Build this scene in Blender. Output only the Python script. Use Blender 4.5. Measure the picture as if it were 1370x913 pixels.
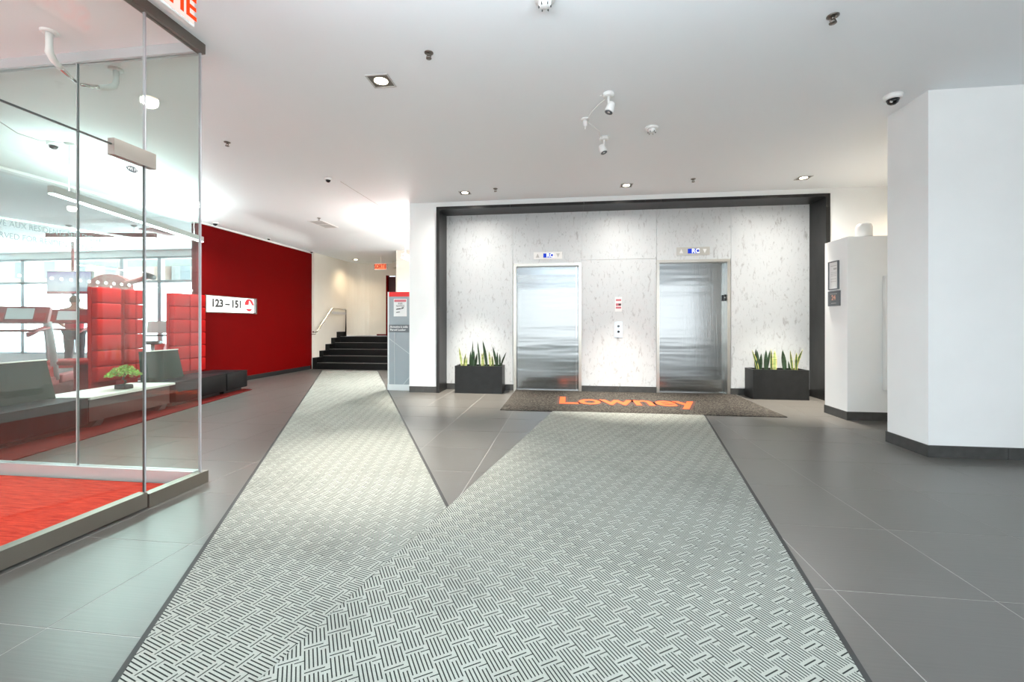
import bpy, bmesh, math, random
from mathutils import Vector, Matrix
random.seed(7)
for o in list(bpy.data.objects): bpy.data.objects.remove(o, do_unlink=True)
S = bpy.context.scene
C = S.collection
PI = math.pi

# ------------------------------------------------------------------ camera
cam_d = bpy.data.cameras.new('camera'); cam = bpy.data.objects.new('camera', cam_d); C.objects.link(cam)
cam_d.sensor_width = 36.0; cam_d.lens = 36.0*585/1370
cam_d.shift_y = -(456.5-433)/1370
cam_d.clip_start = 0.05; cam_d.clip_end = 200
YAW = math.atan2(75, 585)
cam.location = (0, 0, 1.135); cam.rotation_euler = (PI/2, 0, YAW)
S.camera = cam

# ------------------------------------------------------------------ world, light, exposure
W = bpy.data.worlds.new('world'); S.world = W; W.use_nodes = True
W.node_tree.nodes['Background'].inputs[0].default_value = (0.98, 0.99, 1.0, 1)
W.node_tree.nodes['Background'].inputs[1].default_value = 3.2
S.view_settings.view_transform = 'Standard'; S.view_settings.look = 'None'
S.view_settings.gamma = 1.0; S.view_settings.use_curve_mapping = False
S.view_settings.exposure = 0.90

def area_light(name, loc, rot, sx, sy, power, color=(1,1,1), parent=None, spread=None):
    d = bpy.data.lights.new(name, 'AREA'); d.shape = 'RECTANGLE'; d.size = sx; d.size_y = sy
    d.energy = power; d.color = color
    if spread: d.spread = spread
    o = bpy.data.objects.new(name, d); C.objects.link(o); o.location = loc; o.rotation_euler = rot
    if parent: o.parent = parent
    return o
# daylight entering through the glazed street front behind the camera and the gym's street windows
area_light('daylight_street_front', (1.8, -3.35, 1.55), (PI/2, 0, 0), 7.6, 2.7, 50, (0.95, 0.98, 1.0))
area_light('daylight_gym_front', (-11.4, 10.6, 2.2), (-PI/2, 0, 0), 9.0, 4.0, 900, (0.92, 0.97, 1.0))

# ------------------------------------------------------------------ materials
def nm(name):
    m = bpy.data.materials.new(name); m.use_nodes = True
    nt = m.node_tree; return m, nt, nt.nodes['Principled BSDF'], nt.nodes, nt.links
def mat(name, col, rough=0.5, metal=0.0, noise=0.0, scale=20, bump=0.0, bscale=80, stretch=(1,1,1), spec=0.5, emit=None, estr=0, coat=0):
    m, nt, b, N, L = nm(name)
    b.inputs['Base Color'].default_value = (*col, 1); b.inputs['Roughness'].default_value = rough
    b.inputs['Metallic'].default_value = metal; b.inputs['Specular IOR Level'].default_value = spec
    b.inputs['Coat Weight'].default_value = coat
    if emit: b.inputs['Emission Color'].default_value = (*emit, 1); b.inputs['Emission Strength'].default_value = estr
    if noise or bump:
        tc = N.new('ShaderNodeTexCoord'); mp = N.new('ShaderNodeMapping'); mp.inputs['Scale'].default_value = stretch
        L.new(tc.outputs['Object'], mp.inputs[0])
    if noise:
        n = N.new('ShaderNodeTexNoise'); n.inputs['Scale'].default_value = scale; n.inputs['Detail'].default_value = 5
        L.new(mp.outputs[0], n.inputs['Vector'])
        r = N.new('ShaderNodeMapRange'); r.inputs[1].default_value = 0.3; r.inputs[2].default_value = 0.7
        r.inputs[3].default_value = 1-noise; r.inputs[4].default_value = 1+noise
        L.new(n.outputs['Fac'], r.inputs[0])
        mx = N.new('ShaderNodeVectorMath'); mx.operation = 'SCALE'; mx.inputs[0].default_value = col
        L.new(r.outputs[0], mx.inputs['Scale']); L.new(mx.outputs[0], b.inputs['Base Color'])
    if bump:
        n2 = N.new('ShaderNodeTexNoise'); n2.inputs['Scale'].default_value = bscale; n2.inputs['Detail'].default_value = 4
        L.new(mp.outputs[0], n2.inputs['Vector'])
        bp = N.new('ShaderNodeBump'); bp.inputs['Strength'].default_value = bump; bp.inputs['Distance'].default_value = 0.01
        L.new(n2.outputs['Fac'], bp.inputs['Height']); L.new(bp.outputs[0], b.inputs['Normal'])
    return m
def emitter(name, col, s):
    m, nt, b, N, L = nm(name); N.remove(b)
    e = N.new('ShaderNodeEmission'); e.inputs[0].default_value = (*col, 1); e.inputs[1].default_value = s
    L.new(e.outputs[0], N['Material Output'].inputs[0]); return m
def glass(name, tint=(0.945, 0.985, 0.97), base=0.045, rough=0.0):
    m, nt, b, N, L = nm(name); N.remove(b)
    t = N.new('ShaderNodeBsdfTransparent'); t.inputs[0].default_value = (*tint, 1)
    g = N.new('ShaderNodeBsdfGlossy'); g.inputs['Roughness'].default_value = rough
    lw = N.new('ShaderNodeLayerWeight'); lw.inputs[0].default_value = 0.5
    p = N.new('ShaderNodeMath'); p.operation = 'POWER'; p.inputs[1].default_value = 5
    ma = N.new('ShaderNodeMath'); ma.operation = 'MULTIPLY_ADD'; ma.inputs[1].default_value = 1-base; ma.inputs[2].default_value = base
    mx = N.new('ShaderNodeMixShader')
    L.new(lw.outputs['Facing'], p.inputs[0]); L.new(p.outputs[0], ma.inputs[0]); L.new(ma.outputs[0], mx.inputs[0])
    L.new(t.outputs[0], mx.inputs[1]); L.new(g.outputs[0], mx.inputs[2])
    L.new(mx.outputs[0], N['Material Output'].inputs[0]); return m

M = {}
M['white'] = mat('white_paint', (0.82, 0.84, 0.845), 0.55, noise=0.015, scale=3, bump=0.03, bscale=300)
M['ceiling'] = mat('ceiling_paint', (0.88, 0.92, 0.945), 0.6, bump=0.03, bscale=250)
M['cream'] = mat('cream_paint', (0.74, 0.70, 0.62), 0.6, noise=0.02, scale=2)
M['redwall'] = mat('red_paint', (0.128, 0.0006, 0.0008), 0.65, spec=0.05, noise=0.05, scale=2)
M['base_tile'] = mat('baseboard_tile', (0.050, 0.051, 0.050), 0.42, noise=0.2, scale=14)
M['grout'] = mat('grout', (0.33, 0.32, 0.30), 0.8)
M['steel'] = mat('satin_steel', (0.55, 0.53, 0.49), 0.30, 1.0, bump=0.05, bscale=30, stretch=(1, 1, 40))
M['steel_dark'] = mat('dark_steel', (0.22, 0.20, 0.18), 0.35, 1.0)
M['chrome'] = mat('chrome', (0.75, 0.74, 0.72), 0.15, 1.0)
M['satin'] = mat('satin_aluminium', (0.55, 0.58, 0.60), 0.35, 0.4)
M['bronze'] = mat('bronze_steel', (0.27, 0.245, 0.21), 0.38, 0.8)
M['patch'] = mat('patch_steel', (0.36, 0.34, 0.31), 0.32, 0.75, bump=0.05, bscale=30, stretch=(1, 40, 1))
M['joint_dark'] = mat('dark_glass_edge', (0.05, 0.065, 0.06), 0.4)
M['black'] = mat('black_plastic', (0.012, 0.012, 0.013), 0.4)
M['stair'] = mat('black_stair_tile', (0.004, 0.004, 0.004), 0.5, noise=0.3, scale=30, spec=0.2)
M['nosing'] = mat('grey_nosing', (0.16, 0.15, 0.14), 0.5)
M['leather'] = mat('black_leather', (0.004, 0.004, 0.005), 0.5, spec=0.18, bump=0.15, bscale=90, noise=0.15, scale=8)
M['leather_green'] = mat('slate_leather', (0.010, 0.028, 0.020), 0.6, spec=0.15, bump=0.1, bscale=60)
M['laminate'] = mat('white_laminate', (0.78, 0.75, 0.70), 0.3)
M['padred'] = mat('red_upholstery', (0.40, 0.004, 0.004), 0.6, spec=0.12, noise=0.12, scale=6, bump=0.08, bscale=70)
M['machred'] = mat('red_machine_paint', (0.50, 0.006, 0.006), 0.45, spec=0.2)
M['machreflect'] = mat('machine_plastic_red_reflection', (0.34, 0.05, 0.05), 0.5, spec=0.25)  # grey plastic coloured red, the red reflection is put into its colour
M['machwhite'] = mat('silver_machine_frame', (0.72, 0.70, 0.72), 0.35)
M['fabric_dark'] = mat('rubber_belt', (0.06, 0.04, 0.04), 0.7)
M['plastic_white'] = mat('white_plastic', (0.82, 0.82, 0.81), 0.4)
M['planter'] = mat('charcoal_fibrestone', (0.008, 0.009, 0.010), 0.40, spec=0.35, noise=0.35, scale=9, bump=0.04, bscale=60)
M['soil'] = mat('soil', (0.03, 0.02, 0.013), 0.9, noise=0.5, scale=60, bump=0.6, bscale=90)
M['grille'] = mat('vent_grey', (0.50, 0.49, 0.48), 0.5)
M['mullion'] = mat('window_aluminium', (0.45, 0.47, 0.50), 0.4, 0.3)
M['glass'] = glass('clear_glass')
M['glass_dim'] = glass('sky_dimming_glass', (0.55, 0.55, 0.54), 0.045)  # tint added to dim the sky light through the unseen street front
M['glass_gym'] = glass('gym_glass', (0.93, 0.95, 0.95), 0.045)
M['red_led'] = emitter('exit_red', (1.0, 0.045, 0.01), 1.0)
M['exit_face'] = emitter('exit_face', (1.0, 0.62, 0.56), 0.75)
M['exit_face2'] = emitter('exit_face_red', (1.0, 0.22, 0.10), 0.9)
M['led'] = emitter('led_tube', (0.93, 1.0, 1.0), 7)
M['warm_lamp'] = emitter('warm_lamp', (1.0, 0.86, 0.62), 9)
M['lightbox'] = emitter('lightbox', (1, 1, 0.98), 1.6)
M['rubber'] = mat('rubber_edge', (0.025, 0.026, 0.026), 0.6)
M['ink'] = mat('dark_print', (0.05, 0.05, 0.05), 0.5)
M['logo_red'] = mat('logo_red', (0.75, 0.02, 0.03), 0.5, emit=(0.8, 0.02, 0.03), estr=0.5)
M['paper'] = mat('paper', (0.82, 0.82, 0.82), 0.5)
M['pinkprint'] = mat('pink_red_print', (0.62, 0.16, 0.20), 0.5)
M['slateprint'] = mat('slate_print', (0.14, 0.155, 0.17), 0.5)
M['orange'] = mat('orange_carpet', (0.62, 0.075, 0.008), 0.8, bump=0.3, bscale=300)
M['maroon'] = mat('maroon_carpet', (0.05, 0.018, 0.012), 0.9)
M['kiosk'] = mat('kiosk_glass_grey', (0.30, 0.35, 0.38), 0.25, noise=0.03, scale=2)
M['kiosk_line'] = mat('kiosk_line', (0.42, 0.47, 0.50), 0.3)
M['kiosk_base'] = mat('kiosk_base', (0.66, 0.71, 0.72), 0.3)
M['kred'] = mat('kiosk_red', (0.80, 0.010, 0.012), 0.4)
M['screenblue'] = emitter('screen_blue', (0.02, 0.05, 0.45), 0.8)
M['screentext'] = emitter('screen_text', (0.75, 0.8, 1.0), 1.1)
M['skin'] = mat('skin', (0.55, 0.30, 0.22), 0.6)
M['shirt'] = mat('red_shirt', (0.55, 0.02, 0.035), 0.8)
M['trousers'] = mat('dark_trousers', (0.05, 0.05, 0.06), 0.8)
M['hair'] = mat('hair', (0.28, 0.20, 0.15), 0.8)
M['bark'] = mat('bark', (0.08, 0.05, 0.035), 0.9, bump=0.4, bscale=60)
M['foliage'] = mat('bonsai_foliage', (0.22, 0.36, 0.05), 0.6, noise=0.6, scale=25)
M['stone'] = mat('facade_pale_brick', (0.62, 0.44, 0.40), 0.8, noise=0.1, scale=4)
M['stone2'] = mat('facade_grey', (0.36, 0.38, 0.42), 0.8, noise=0.1, scale=3)
M['facade_glass'] = mat('facade_window', (0.22, 0.26, 0.32), 0.2)
M['asphalt'] = mat('street', (0.2, 0.2, 0.2), 0.8)

def floor_mat():
    m, nt, b, N, L = nm('floor_porcelain')
    tc = N.new('ShaderNodeTexCoord'); oi = N.new('ShaderNodeObjectInfo')
    geo = N.new('ShaderNodeNewGeometry')
    n1 = N.new('ShaderNodeTexNoise'); n1.inputs['Scale'].default_value = 2.2; n1.inputs['Detail'].default_value = 6
    L.new(geo.outputs['Position'], n1.inputs['Vector'])
    mp = N.new('ShaderNodeMapping'); mp.inputs['Scale'].default_value = (3, 90, 1); L.new(geo.outputs['Position'], mp.inputs[0])
    n2 = N.new('ShaderNodeTexNoise'); n2.inputs['Scale'].default_value = 1.0; n2.inputs['Detail'].default_value = 3; L.new(mp.outputs[0], n2.inputs['Vector'])
    a = N.new('ShaderNodeMath'); a.operation = 'MULTIPLY_ADD'; a.inputs[1].default_value = 0.16; L.new(n1.outputs['Fac'], a.inputs[0])
    a2 = N.new('ShaderNodeMath'); a2.operation = 'MULTIPLY_ADD'; a2.inputs[1].default_value = 0.16; a2.inputs[2].default_value = 0.80
    L.new(n2.outputs['Fac'], a2.inputs[0]); L.new(a2.outputs[0], a.inputs[2])
    a3 = N.new('ShaderNodeMath'); a3.operation = 'MULTIPLY_ADD'; a3.inputs[1].default_value = 0.08; L.new(oi.outputs['Random'], a3.inputs[0]); L.new(a.outputs[0], a3.inputs[2])
    v = N.new('ShaderNodeVectorMath'); v.operation = 'SCALE'; v.inputs[0].default_value = (0.087, 0.083, 0.076); L.new(a3.outputs[0], v.inputs['Scale'])
    L.new(v.outputs[0], b.inputs['Base Color']); b.inputs['Roughness'].default_value = 0.33; b.inputs['IOR'].default_value = 1.55
    bp = N.new('ShaderNodeBump'); bp.inputs['Strength'].default_value = 0.04; bp.inputs['Distance'].default_value = 0.01
    L.new(n2.outputs['Fac'], bp.inputs['Height']); L.new(bp.outputs[0], b.inputs['Normal'])
    return m
M['floor'] = floor_mat()

def marble_mat():
    m, nt, b, N, L = nm('white_marble')
    geo = N.new('ShaderNodeNewGeometry')
    mp = N.new('ShaderNodeMapping'); mp.inputs['Scale'].default_value = (2.3, 1, 0.8); mp.inputs['Rotation'].default_value = (0, 0.25, 0)
    L.new(geo.outputs['Position'], mp.inputs[0])
    n = N.new('ShaderNodeTexNoise'); n.inputs['Scale'].default_value = 6.0; n.inputs['Detail'].default_value = 9; n.inputs['Roughness'].default_value = 0.68; n.inputs['Distortion'].default_value = 0.7
    L.new(mp.outputs[0], n.inputs['Vector'])
    r = N.new('ShaderNodeValToRGB'); e = r.color_ramp.elements
    e[0].position = 0.30; e[0].color = (0.36, 0.37, 0.38, 1); e[1].position = 0.42; e[1].color = (0.605, 0.63, 0.645, 1)
    x = e.new(0.37); x.color = (0.51, 0.52, 0.53, 1)
    L.new(n.outputs['Fac'], r.inputs[0])
    n2 = N.new('ShaderNodeTexNoise'); n2.inputs['Scale'].default_value = 14; n2.inputs['Detail'].default_value = 6; n2.inputs['Distortion'].default_value = 1.2
    L.new(mp.outputs[0], n2.inputs['Vector'])
    r2 = N.new('ShaderNodeMapRange'); r2.inputs[1].default_value = 0.30; r2.inputs[2].default_value = 0.42; r2.inputs[3].default_value = 0.72; r2.inputs[4].default_value = 1
    L.new(n2.outputs['Fac'], r2.inputs[0])
    v = N.new('ShaderNodeVectorMath'); v.operation = 'SCALE'; L.new(r.outputs[0], v.inputs[0]); L.new(r2.outputs[0], v.inputs['Scale'])
    L.new(v.outputs[0], b.inputs['Base Color']); b.inputs['Roughness'].default_value = 0.4
    return m
M['marble'] = marble_mat()

def darkstone_mat():
    m = mat('dark_portal_stone', (0.018, 0.018, 0.018), 0.36, spec=0.3, noise=0.35, scale=7, stretch=(1, 1, 0.4))
    return m
M['portal'] = darkstone_mat()

def brushed_mat():
    m, nt, b, N, L = nm('brushed_elevator_steel')
    b.inputs['Metallic'].default_value = 1; b.inputs['Base Color'].default_value = (0.33, 0.355, 0.37, 1); b.inputs['Roughness'].default_value = 0.15
    geo = N.new('ShaderNodeNewGeometry')
    mp = N.new('ShaderNodeMapping'); mp.inputs['Scale'].default_value = (260, 260, 1.2); L.new(geo.outputs['Position'], mp.inputs[0])
    n = N.new('ShaderNodeTexNoise'); n.inputs['Scale'].default_value = 1; n.inputs['Detail'].default_value = 2; L.new(mp.outputs[0], n.inputs['Vector'])
    mp2 = N.new('ShaderNodeMapping'); mp2.inputs['Scale'].default_value = (0.5, 0.5, 5.0); L.new(geo.outputs['Position'], mp2.inputs[0])
    n2 = N.new('ShaderNodeTexNoise'); n2.inputs['Scale'].default_value = 1; n2.inputs['Detail'].default_value = 2; L.new(mp2.outputs[0], n2.inputs['Vector'])
    b1 = N.new('ShaderNodeBump'); b1.inputs['Strength'].default_value = 0.35; b1.inputs['Distance'].default_value = 0.0012; L.new(n.outputs['Fac'], b1.inputs['Height'])
    b2 = N.new('ShaderNodeBump'); b2.inputs['Strength'].default_value = 0.6; b2.inputs['Distance'].default_value = 0.010; L.new(n2.outputs['Fac'], b2.inputs['Height'])
    L.new(b1.outputs[0], b2.inputs['Normal']); L.new(b2.outputs[0], b.inputs['Normal'])
    return m
M['brushed'] = brushed_mat()

def carpet_red(name, c1, c2, sc):
    m, nt, b, N, L = nm(name)
    geo = N.new('ShaderNodeNewGeometry'); mp = N.new('ShaderNodeMapping'); mp.inputs['Scale'].default_value = sc; L.new(geo.outputs['Position'], mp.inputs[0])
    n = N.new('ShaderNodeTexNoise'); n.inputs['Scale'].default_value = 1; n.inputs['Detail'].default_value = 6; n.inputs['Roughness'].default_value = 0.7; L.new(mp.outputs[0], n.inputs['Vector'])
    r = N.new('ShaderNodeValToRGB'); e = r.color_ramp.elements; e[0].position = 0.36; e[0].color = (*c1, 1); e[1].position = 0.6; e[1].color = (*c2, 1)
    L.new(n.outputs['Fac'], r.inputs[0]); L.new(r.outputs[0], b.inputs['Base Color']); b.inputs['Roughness'].default_value = 0.95; b.inputs['Specular IOR Level'].default_value = 0.1
    n2 = N.new('ShaderNodeTexNoise'); n2.inputs['Scale'].default_value = 400; L.new(geo.outputs['Position'], n2.inputs['Vector'])
    bp = N.new('ShaderNodeBump'); bp.inputs['Strength'].default_value = 0.4; bp.inputs['Distance'].default_value = 0.004; L.new(n2.outputs['Fac'], bp.inputs['Height']); L.new(bp.outputs[0], b.inputs['Normal'])
    return m
M['carpet_bright'] = carpet_red('carpet_bright_red', (0.44, 0.022, 0.012), (0.74, 0.062, 0.032), (7, 60, 1))
M['carpet_dark'] = carpet_red('carpet_dark_red', (0.06, 0.005, 0.004), (0.13, 0.010, 0.008), (6, 20, 1))

def mat_weave(name, ang):
    """grey woven mat: diagonal blocks of ribs at 45 degrees to the mat's own axis"""
    m, nt, b, N, L = nm(name)
    tc = N.new('ShaderNodeTexCoord')
    mp = N.new('ShaderNodeMapping'); mp.vector_type = 'TEXTURE'; mp.inputs['Rotation'].default_value = (0, 0, ang); L.new(tc.outputs['Object'], mp.inputs[0])
    sx = N.new('ShaderNodeSeparateXYZ'); L.new(mp.outputs[0], sx.inputs[0])
    def mth(op, a, bb=None, c=None):
        n = N.new('ShaderNodeMath'); n.operation = op
        for i, v in enumerate((a, bb, c)):
            if v is None: continue
            if isinstance(v, (int, float)): n.inputs[i].default_value = v
            else: L.new(v, n.inputs[i])
        return n.outputs[0]
    p, q = sx.outputs['X'], sx.outputs['Y']
    LN, WD, NS = 0.118, 0.078, 6
    cq = mth('DIVIDE', q, WD); ci = mth('FLOOR', cq); g = mth('FRACT', cq)
    par = mth('MODULO', mth('ABSOLUTE', ci), 2)
    pp = mth('MULTIPLY_ADD', ci, 0.045, p)
    pl = mth('DIVIDE', pp, LN); f = mth('FRACT', pl); ri = mth('FLOOR', pl)
    st = mth('FRACT', mth('MULTIPLY', g, NS))
    rib = mth('LESS_THAN', st, 0.33)
    # ribs alternate between long and cut short, so the blocks interlock
    idx = mth('FLOOR', mth('MULTIPLY', g, NS))
    cut = mth('MULTIPLY_ADD', mth('GREATER_THAN', idx, 3.5), 0.16, 0.12)
    ribm = mth('MULTIPLY', rib, mth('MULTIPLY', mth('GREATER_THAN', f, cut), mth('LESS_THAN', f, 0.90)))
    cross = mth('MULTIPLY', mth('LESS_THAN', f, 0.040), mth('LESS_THAN', g, 0.80))
    cross2 = mth('MULTIPLY', mth('MULTIPLY', mth('GREATER_THAN', f, 0.135), mth('LESS_THAN', f, 0.17)), mth('GREATER_THAN', g, 0.62))
    tot = mth('MINIMUM', mth('ADD', mth('ADD', ribm, cross), cross2), 1.0)
    ns = N.new('ShaderNodeTexNoise'); ns.inputs['Scale'].default_value = 260; L.new(tc.outputs['Object'], ns.inputs['Vector'])
    nl = N.new('ShaderNodeTexNoise'); nl.inputs['Scale'].default_value = 1.3; nl.inputs['Detail'].default_value = 6; nl.inputs['Roughness'].default_value = 0.7; L.new(tc.outputs['Object'], nl.inputs['Vector'])
    dirt = N.new('ShaderNodeMapRange'); dirt.inputs[1].default_value = 0.30; dirt.inputs[2].default_value = 0.5; dirt.inputs[3].default_value = 0.80; dirt.inputs[4].default_value = 1.0; L.new(nl.outputs['Fac'], dirt.inputs[0])
    k = mth('MULTIPLY', dirt.outputs[0], mth('MULTIPLY_ADD', ns.outputs['Fac'], 0.5, 0.75))
    mx = N.new('ShaderNodeMix'); mx.data_type = 'RGBA'; L.new(tot, mx.inputs[0])
    mx.inputs[6].default_value = (0.30, 0.31, 0.28, 1); mx.inputs[7].default_value = (0.018, 0.021, 0.020, 1)
    v = N.new('ShaderNodeVectorMath'); v.operation = 'SCALE'; L.new(mx.outputs[2], v.inputs[0]); L.new(k, v.inputs['Scale'])
    L.new(v.outputs[0], b.inputs['Base Color']); b.inputs['Roughness'].default_value = 0.95; b.inputs['Specular IOR Level'].default_value = 0.15
    h = mth('SUBTRACT', mth('MULTIPLY', ns.outputs['Fac'], 0.3), tot)
    bp = N.new('ShaderNodeBump'); bp.inputs['Strength'].default_value = 0.6; bp.inputs['Distance'].default_value = 0.003; L.new(h, bp.inputs['Height']); L.new(bp.outputs[0], b.inputs['Normal'])
    return m
M['weave_main'] = mat_weave('woven_mat_main', math.radians(-57))
M['weave_run'] = mat_weave('woven_mat_runner', math.radians(-17))
def dark_mat():
    m, nt, b, N, L = nm('charcoal_loop_mat')
    tc = N.new('ShaderNodeTexCoord'); n = N.new('ShaderNodeTexNoise'); n.inputs['Scale'].default_value = 62; n.inputs['Detail'].default_value = 2; L.new(tc.outputs['Object'], n.inputs['Vector'])
    r = N.new('ShaderNodeValToRGB'); e = r.color_ramp.elements; e[0].position = 0.38; e[0].color = (0.010, 0.009, 0.0075, 1); e[1].position = 0.66; e[1].color = (0.095, 0.086, 0.075, 1)
    L.new(n.outputs['Fac'], r.inputs[0]); L.new(r.outputs[0], b.inputs['Base Color']); b.inputs['Roughness'].default_value = 0.95; b.inputs['Specular IOR Level'].default_value = 0.1
    bp = N.new('ShaderNodeBump'); bp.inputs['Strength'].default_value = 0.6; bp.inputs['Distance'].default_value = 0.004; L.new(n.outputs['Fac'], bp.inputs['Height']); L.new(bp.outputs[0], b.inputs['Normal'])
    return m
M['darkmat'] = dark_mat()
def frosted():
    m, nt, b, N, L = nm('frosted_glass'); N.remove(b)
    t = N.new('ShaderNodeBsdfTranslucent'); t.inputs[0].default_value = (0.9, 0.93, 0.95, 1)
    d = N.new('ShaderNodeBsdfDiffuse'); d.inputs[0].default_value = (0.8, 0.84, 0.86, 1)
    mx = N.new('ShaderNodeMixShader'); mx.inputs[0].default_value = 0.12
    L.new(t.outputs[0], mx.inputs[1]); L.new(d.outputs[0], mx.inputs[2]); L.new(mx.outputs[0], N['Material Output'].inputs[0]); return m
M['frosted'] = frosted()
def leaf_mat(name, mid, edge):
    m, nt, b, N, L = nm(name)
    at = N.new('ShaderNodeAttribute'); at.attribute_name = 'across'
    r = N.new('ShaderNodeValToRGB'); e = r.color_ramp.elements; e[0].position = 0.55; e[0].color = (*mid, 1); e[1].position = 0.75; e[1].color = (*edge, 1)
    L.new(at.outputs['Fac'], r.inputs[0])
    tc = N.new('ShaderNodeTexCoord'); mp = N.new('ShaderNodeMapping'); mp.inputs['Scale'].default_value = (6, 6, 45); L.new(tc.outputs['Object'], mp.inputs[0])
    n = N.new('ShaderNodeTexNoise'); n.inputs['Scale'].default_value = 1.0; n.inputs['Detail'].default_value = 3; L.new(mp.outputs[0], n.inputs['Vector'])
    mr = N.new('ShaderNodeMapRange'); mr.inputs[1].default_value = 0.35; mr.inputs[2].default_value = 0.65; mr.inputs[3].default_value = 0.5; mr.inputs[4].default_value = 1.4; L.new(n.outputs['Fac'], mr.inputs[0])
    v = N.new('ShaderNodeVectorMath'); v.operation = 'SCALE'; L.new(r.outputs[0], v.inputs[0]); L.new(mr.outputs[0], v.inputs['Scale'])
    L.new(v.outputs[0], b.inputs['Base Color']); b.inputs['Roughness'].default_value = 0.4
    return m
M['leaf_dark'] = leaf_mat('snake_leaf_dark', (0.012, 0.034, 0.013), (0.022, 0.052, 0.020))
M['leaf_edge'] = leaf_mat('snake_leaf_yellow_edge', (0.040, 0.095, 0.030), (0.50, 0.46, 0.13))
M['leaf_pale'] = leaf_mat('snake_leaf_pale', (0.26, 0.34, 0.12), (0.58, 0.55, 0.24))

# ------------------------------------------------------------------ mesh helpers
class MB:
    def __init__(s): s.v = []; s.f = []; s.sm = []
    def add(s, vs, fs, smooth=False):
        o = len(s.v); s.v += [tuple(v) for v in vs]; s.f += [tuple(i+o for i in f) for f in fs]; s.sm += [smooth]*len(fs); return s
    def box(s, x0, x1, y0, y1, z0, z1):
        return s.add([(x0,y0,z0),(x1,y0,z0),(x1,y1,z0),(x0,y1,z0),(x0,y0,z1),(x1,y0,z1),(x1,y1,z1),(x0,y1,z1)],
                     [(0,3,2,1),(4,5,6,7),(0,1,5,4),(1,2,6,5),(2,3,7,6),(3,0,4,7)])
    def bbox(s, x0, x1, y0, y1, z0, z1, r=0.01, seg=3):
        bm = bmesh.new(); bmesh.ops.create_cube(bm, size=1)
        bmesh.ops.scale(bm, vec=(x1-x0, y1-y0, z1-z0), verts=bm.verts); bmesh.ops.translate(bm, vec=((x0+x1)/2,(y0+y1)/2,(z0+z1)/2), verts=bm.verts)
        bmesh.ops.bevel(bm, geom=list(bm.edges), offset=r, segments=seg, affect='EDGES', profile=0.5)
        bm.verts.index_update(); s.add([v.co for v in bm.verts], [[v.index for v in f.verts] for f in bm.faces], seg > 1); bm.free(); return s
    def prism(s, poly, z0, z1):
        n = len(poly)
        a = sum(poly[i][0]*poly[(i+1) % n][1]-poly[(i+1) % n][0]*poly[i][1] for i in range(n))
        if a < 0: poly = poly[::-1]
        return s.add([(x,y,z0) for x,y in poly]+[(x,y,z1) for x,y in poly],
                     [tuple(range(n-1,-1,-1)), tuple(range(n,2*n))]+[(i,(i+1)%n,n+(i+1)%n,n+i) for i in range(n)])
    def extr(s, poly, axis, a0, a1):
        """extrude a 2-D outline along x ('x': poly is y,z) or y ('y': poly is x,z)"""
        n = len(poly)
        def P(u, v, a): return (a, u, v) if axis == 'x' else (u, a, v)
        vs = [P(u,v,a0) for u,v in poly]+[P(u,v,a1) for u,v in poly]
        return s.add(vs, [tuple(range(n)), tuple(range(2*n-1,n-1,-1))]+[(i,n+i,n+(i+1)%n,(i+1)%n) for i in range(n)])
    def lathe(s, prof, c=(0,0,0), n=20, smooth=True):
        vs = []; m = len(prof)
        for i in range(n):
            a = 2*PI*i/n
            for r, z in prof: vs.append((c[0]+r*math.cos(a), c[1]+r*math.sin(a), c[2]+z))
        fs = []
        for i in range(n):
            j = (i+1) % n
            for k in range(m-1): fs.append((i*m+k, j*m+k, j*m+k+1, i*m+k+1))
        o = s.add(vs, fs, smooth)
        for k, flip in ((0, True), (m-1, False)):
            if prof[k][0] > 1e-5:
                ring = [i*m+k for i in range(n)]
                s.f.append(tuple((r + len(s.v)-len(vs)) for r in (ring[::-1] if flip else ring))); s.sm.append(False)
        return s
    def tube(s, pts, r, n=10, caps=True):
        pts = [Vector(p) for p in pts]; m = len(pts)
        rs = r if isinstance(r, (list, tuple)) else [r]*m
        vs = []; up = Vector((0,0,1))
        t0 = (pts[1]-pts[0]).normalized()
        u = up.cross(t0) if abs(t0.z) < 0.95 else Vector((1,0,0)).cross(t0)
        u.normalize()
        for i, p in enumerate(pts):
            t = (pts[min(i+1,m-1)]-pts[max(i-1,0)]).normalized()
            u = (u - t*u.dot(t)).normalized(); w = t.cross(u)
            for k in range(n):
                a = 2*PI*k/n; vs.append(p+(u*math.cos(a)+w*math.sin(a))*rs[i])
        fs = [(i*n+k, i*n+(k+1)%n, (i+1)*n+(k+1)%n, (i+1)*n+k) for i in range(m-1) for k in range(n)]
        s.add(vs, fs, True)
        if caps:
            o = len(s.v)-len(vs)
            s.f.append(tuple(o+k for k in range(n-1,-1,-1))); s.sm.append(False)
            s.f.append(tuple(o+(m-1)*n+k for k in range(n))); s.sm.append(False)
        return s
    def xf(s, mat4):
        s.v = [tuple(mat4 @ Vector(v)) for v in s.v]; return s
    def mesh(s, name, material):
        me = bpy.data.meshes.new(name); me.from_pydata(s.v, [], s.f)
        me.polygons.foreach_set('use_smooth', s.sm); me.materials.append(material); me.update(); return me
    def build(s, name, material, parent=None, label=None):
        o = bpy.data.objects.new(name, s.mesh(name, material)); C.objects.link(o)
        if parent: o.parent = parent
        if label: o['label'] = label
        return o
def B(*a): return MB().box(*a)
def inst(name, me, parent=None, loc=(0,0,0), rz=0, scale=None):
    o = bpy.data.objects.new(name, me); C.objects.link(o); o.location = loc; o.rotation_euler = (0,0,rz)
    if scale: o.scale = scale
    if parent: o.parent = parent
    return o
def tag(o, label, cat=None, group=None, kind=None):
    o['label'] = label
    if cat: o['category'] = cat
    if group: o['group'] = group
    if kind: o['kind'] = kind
    return o
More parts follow.
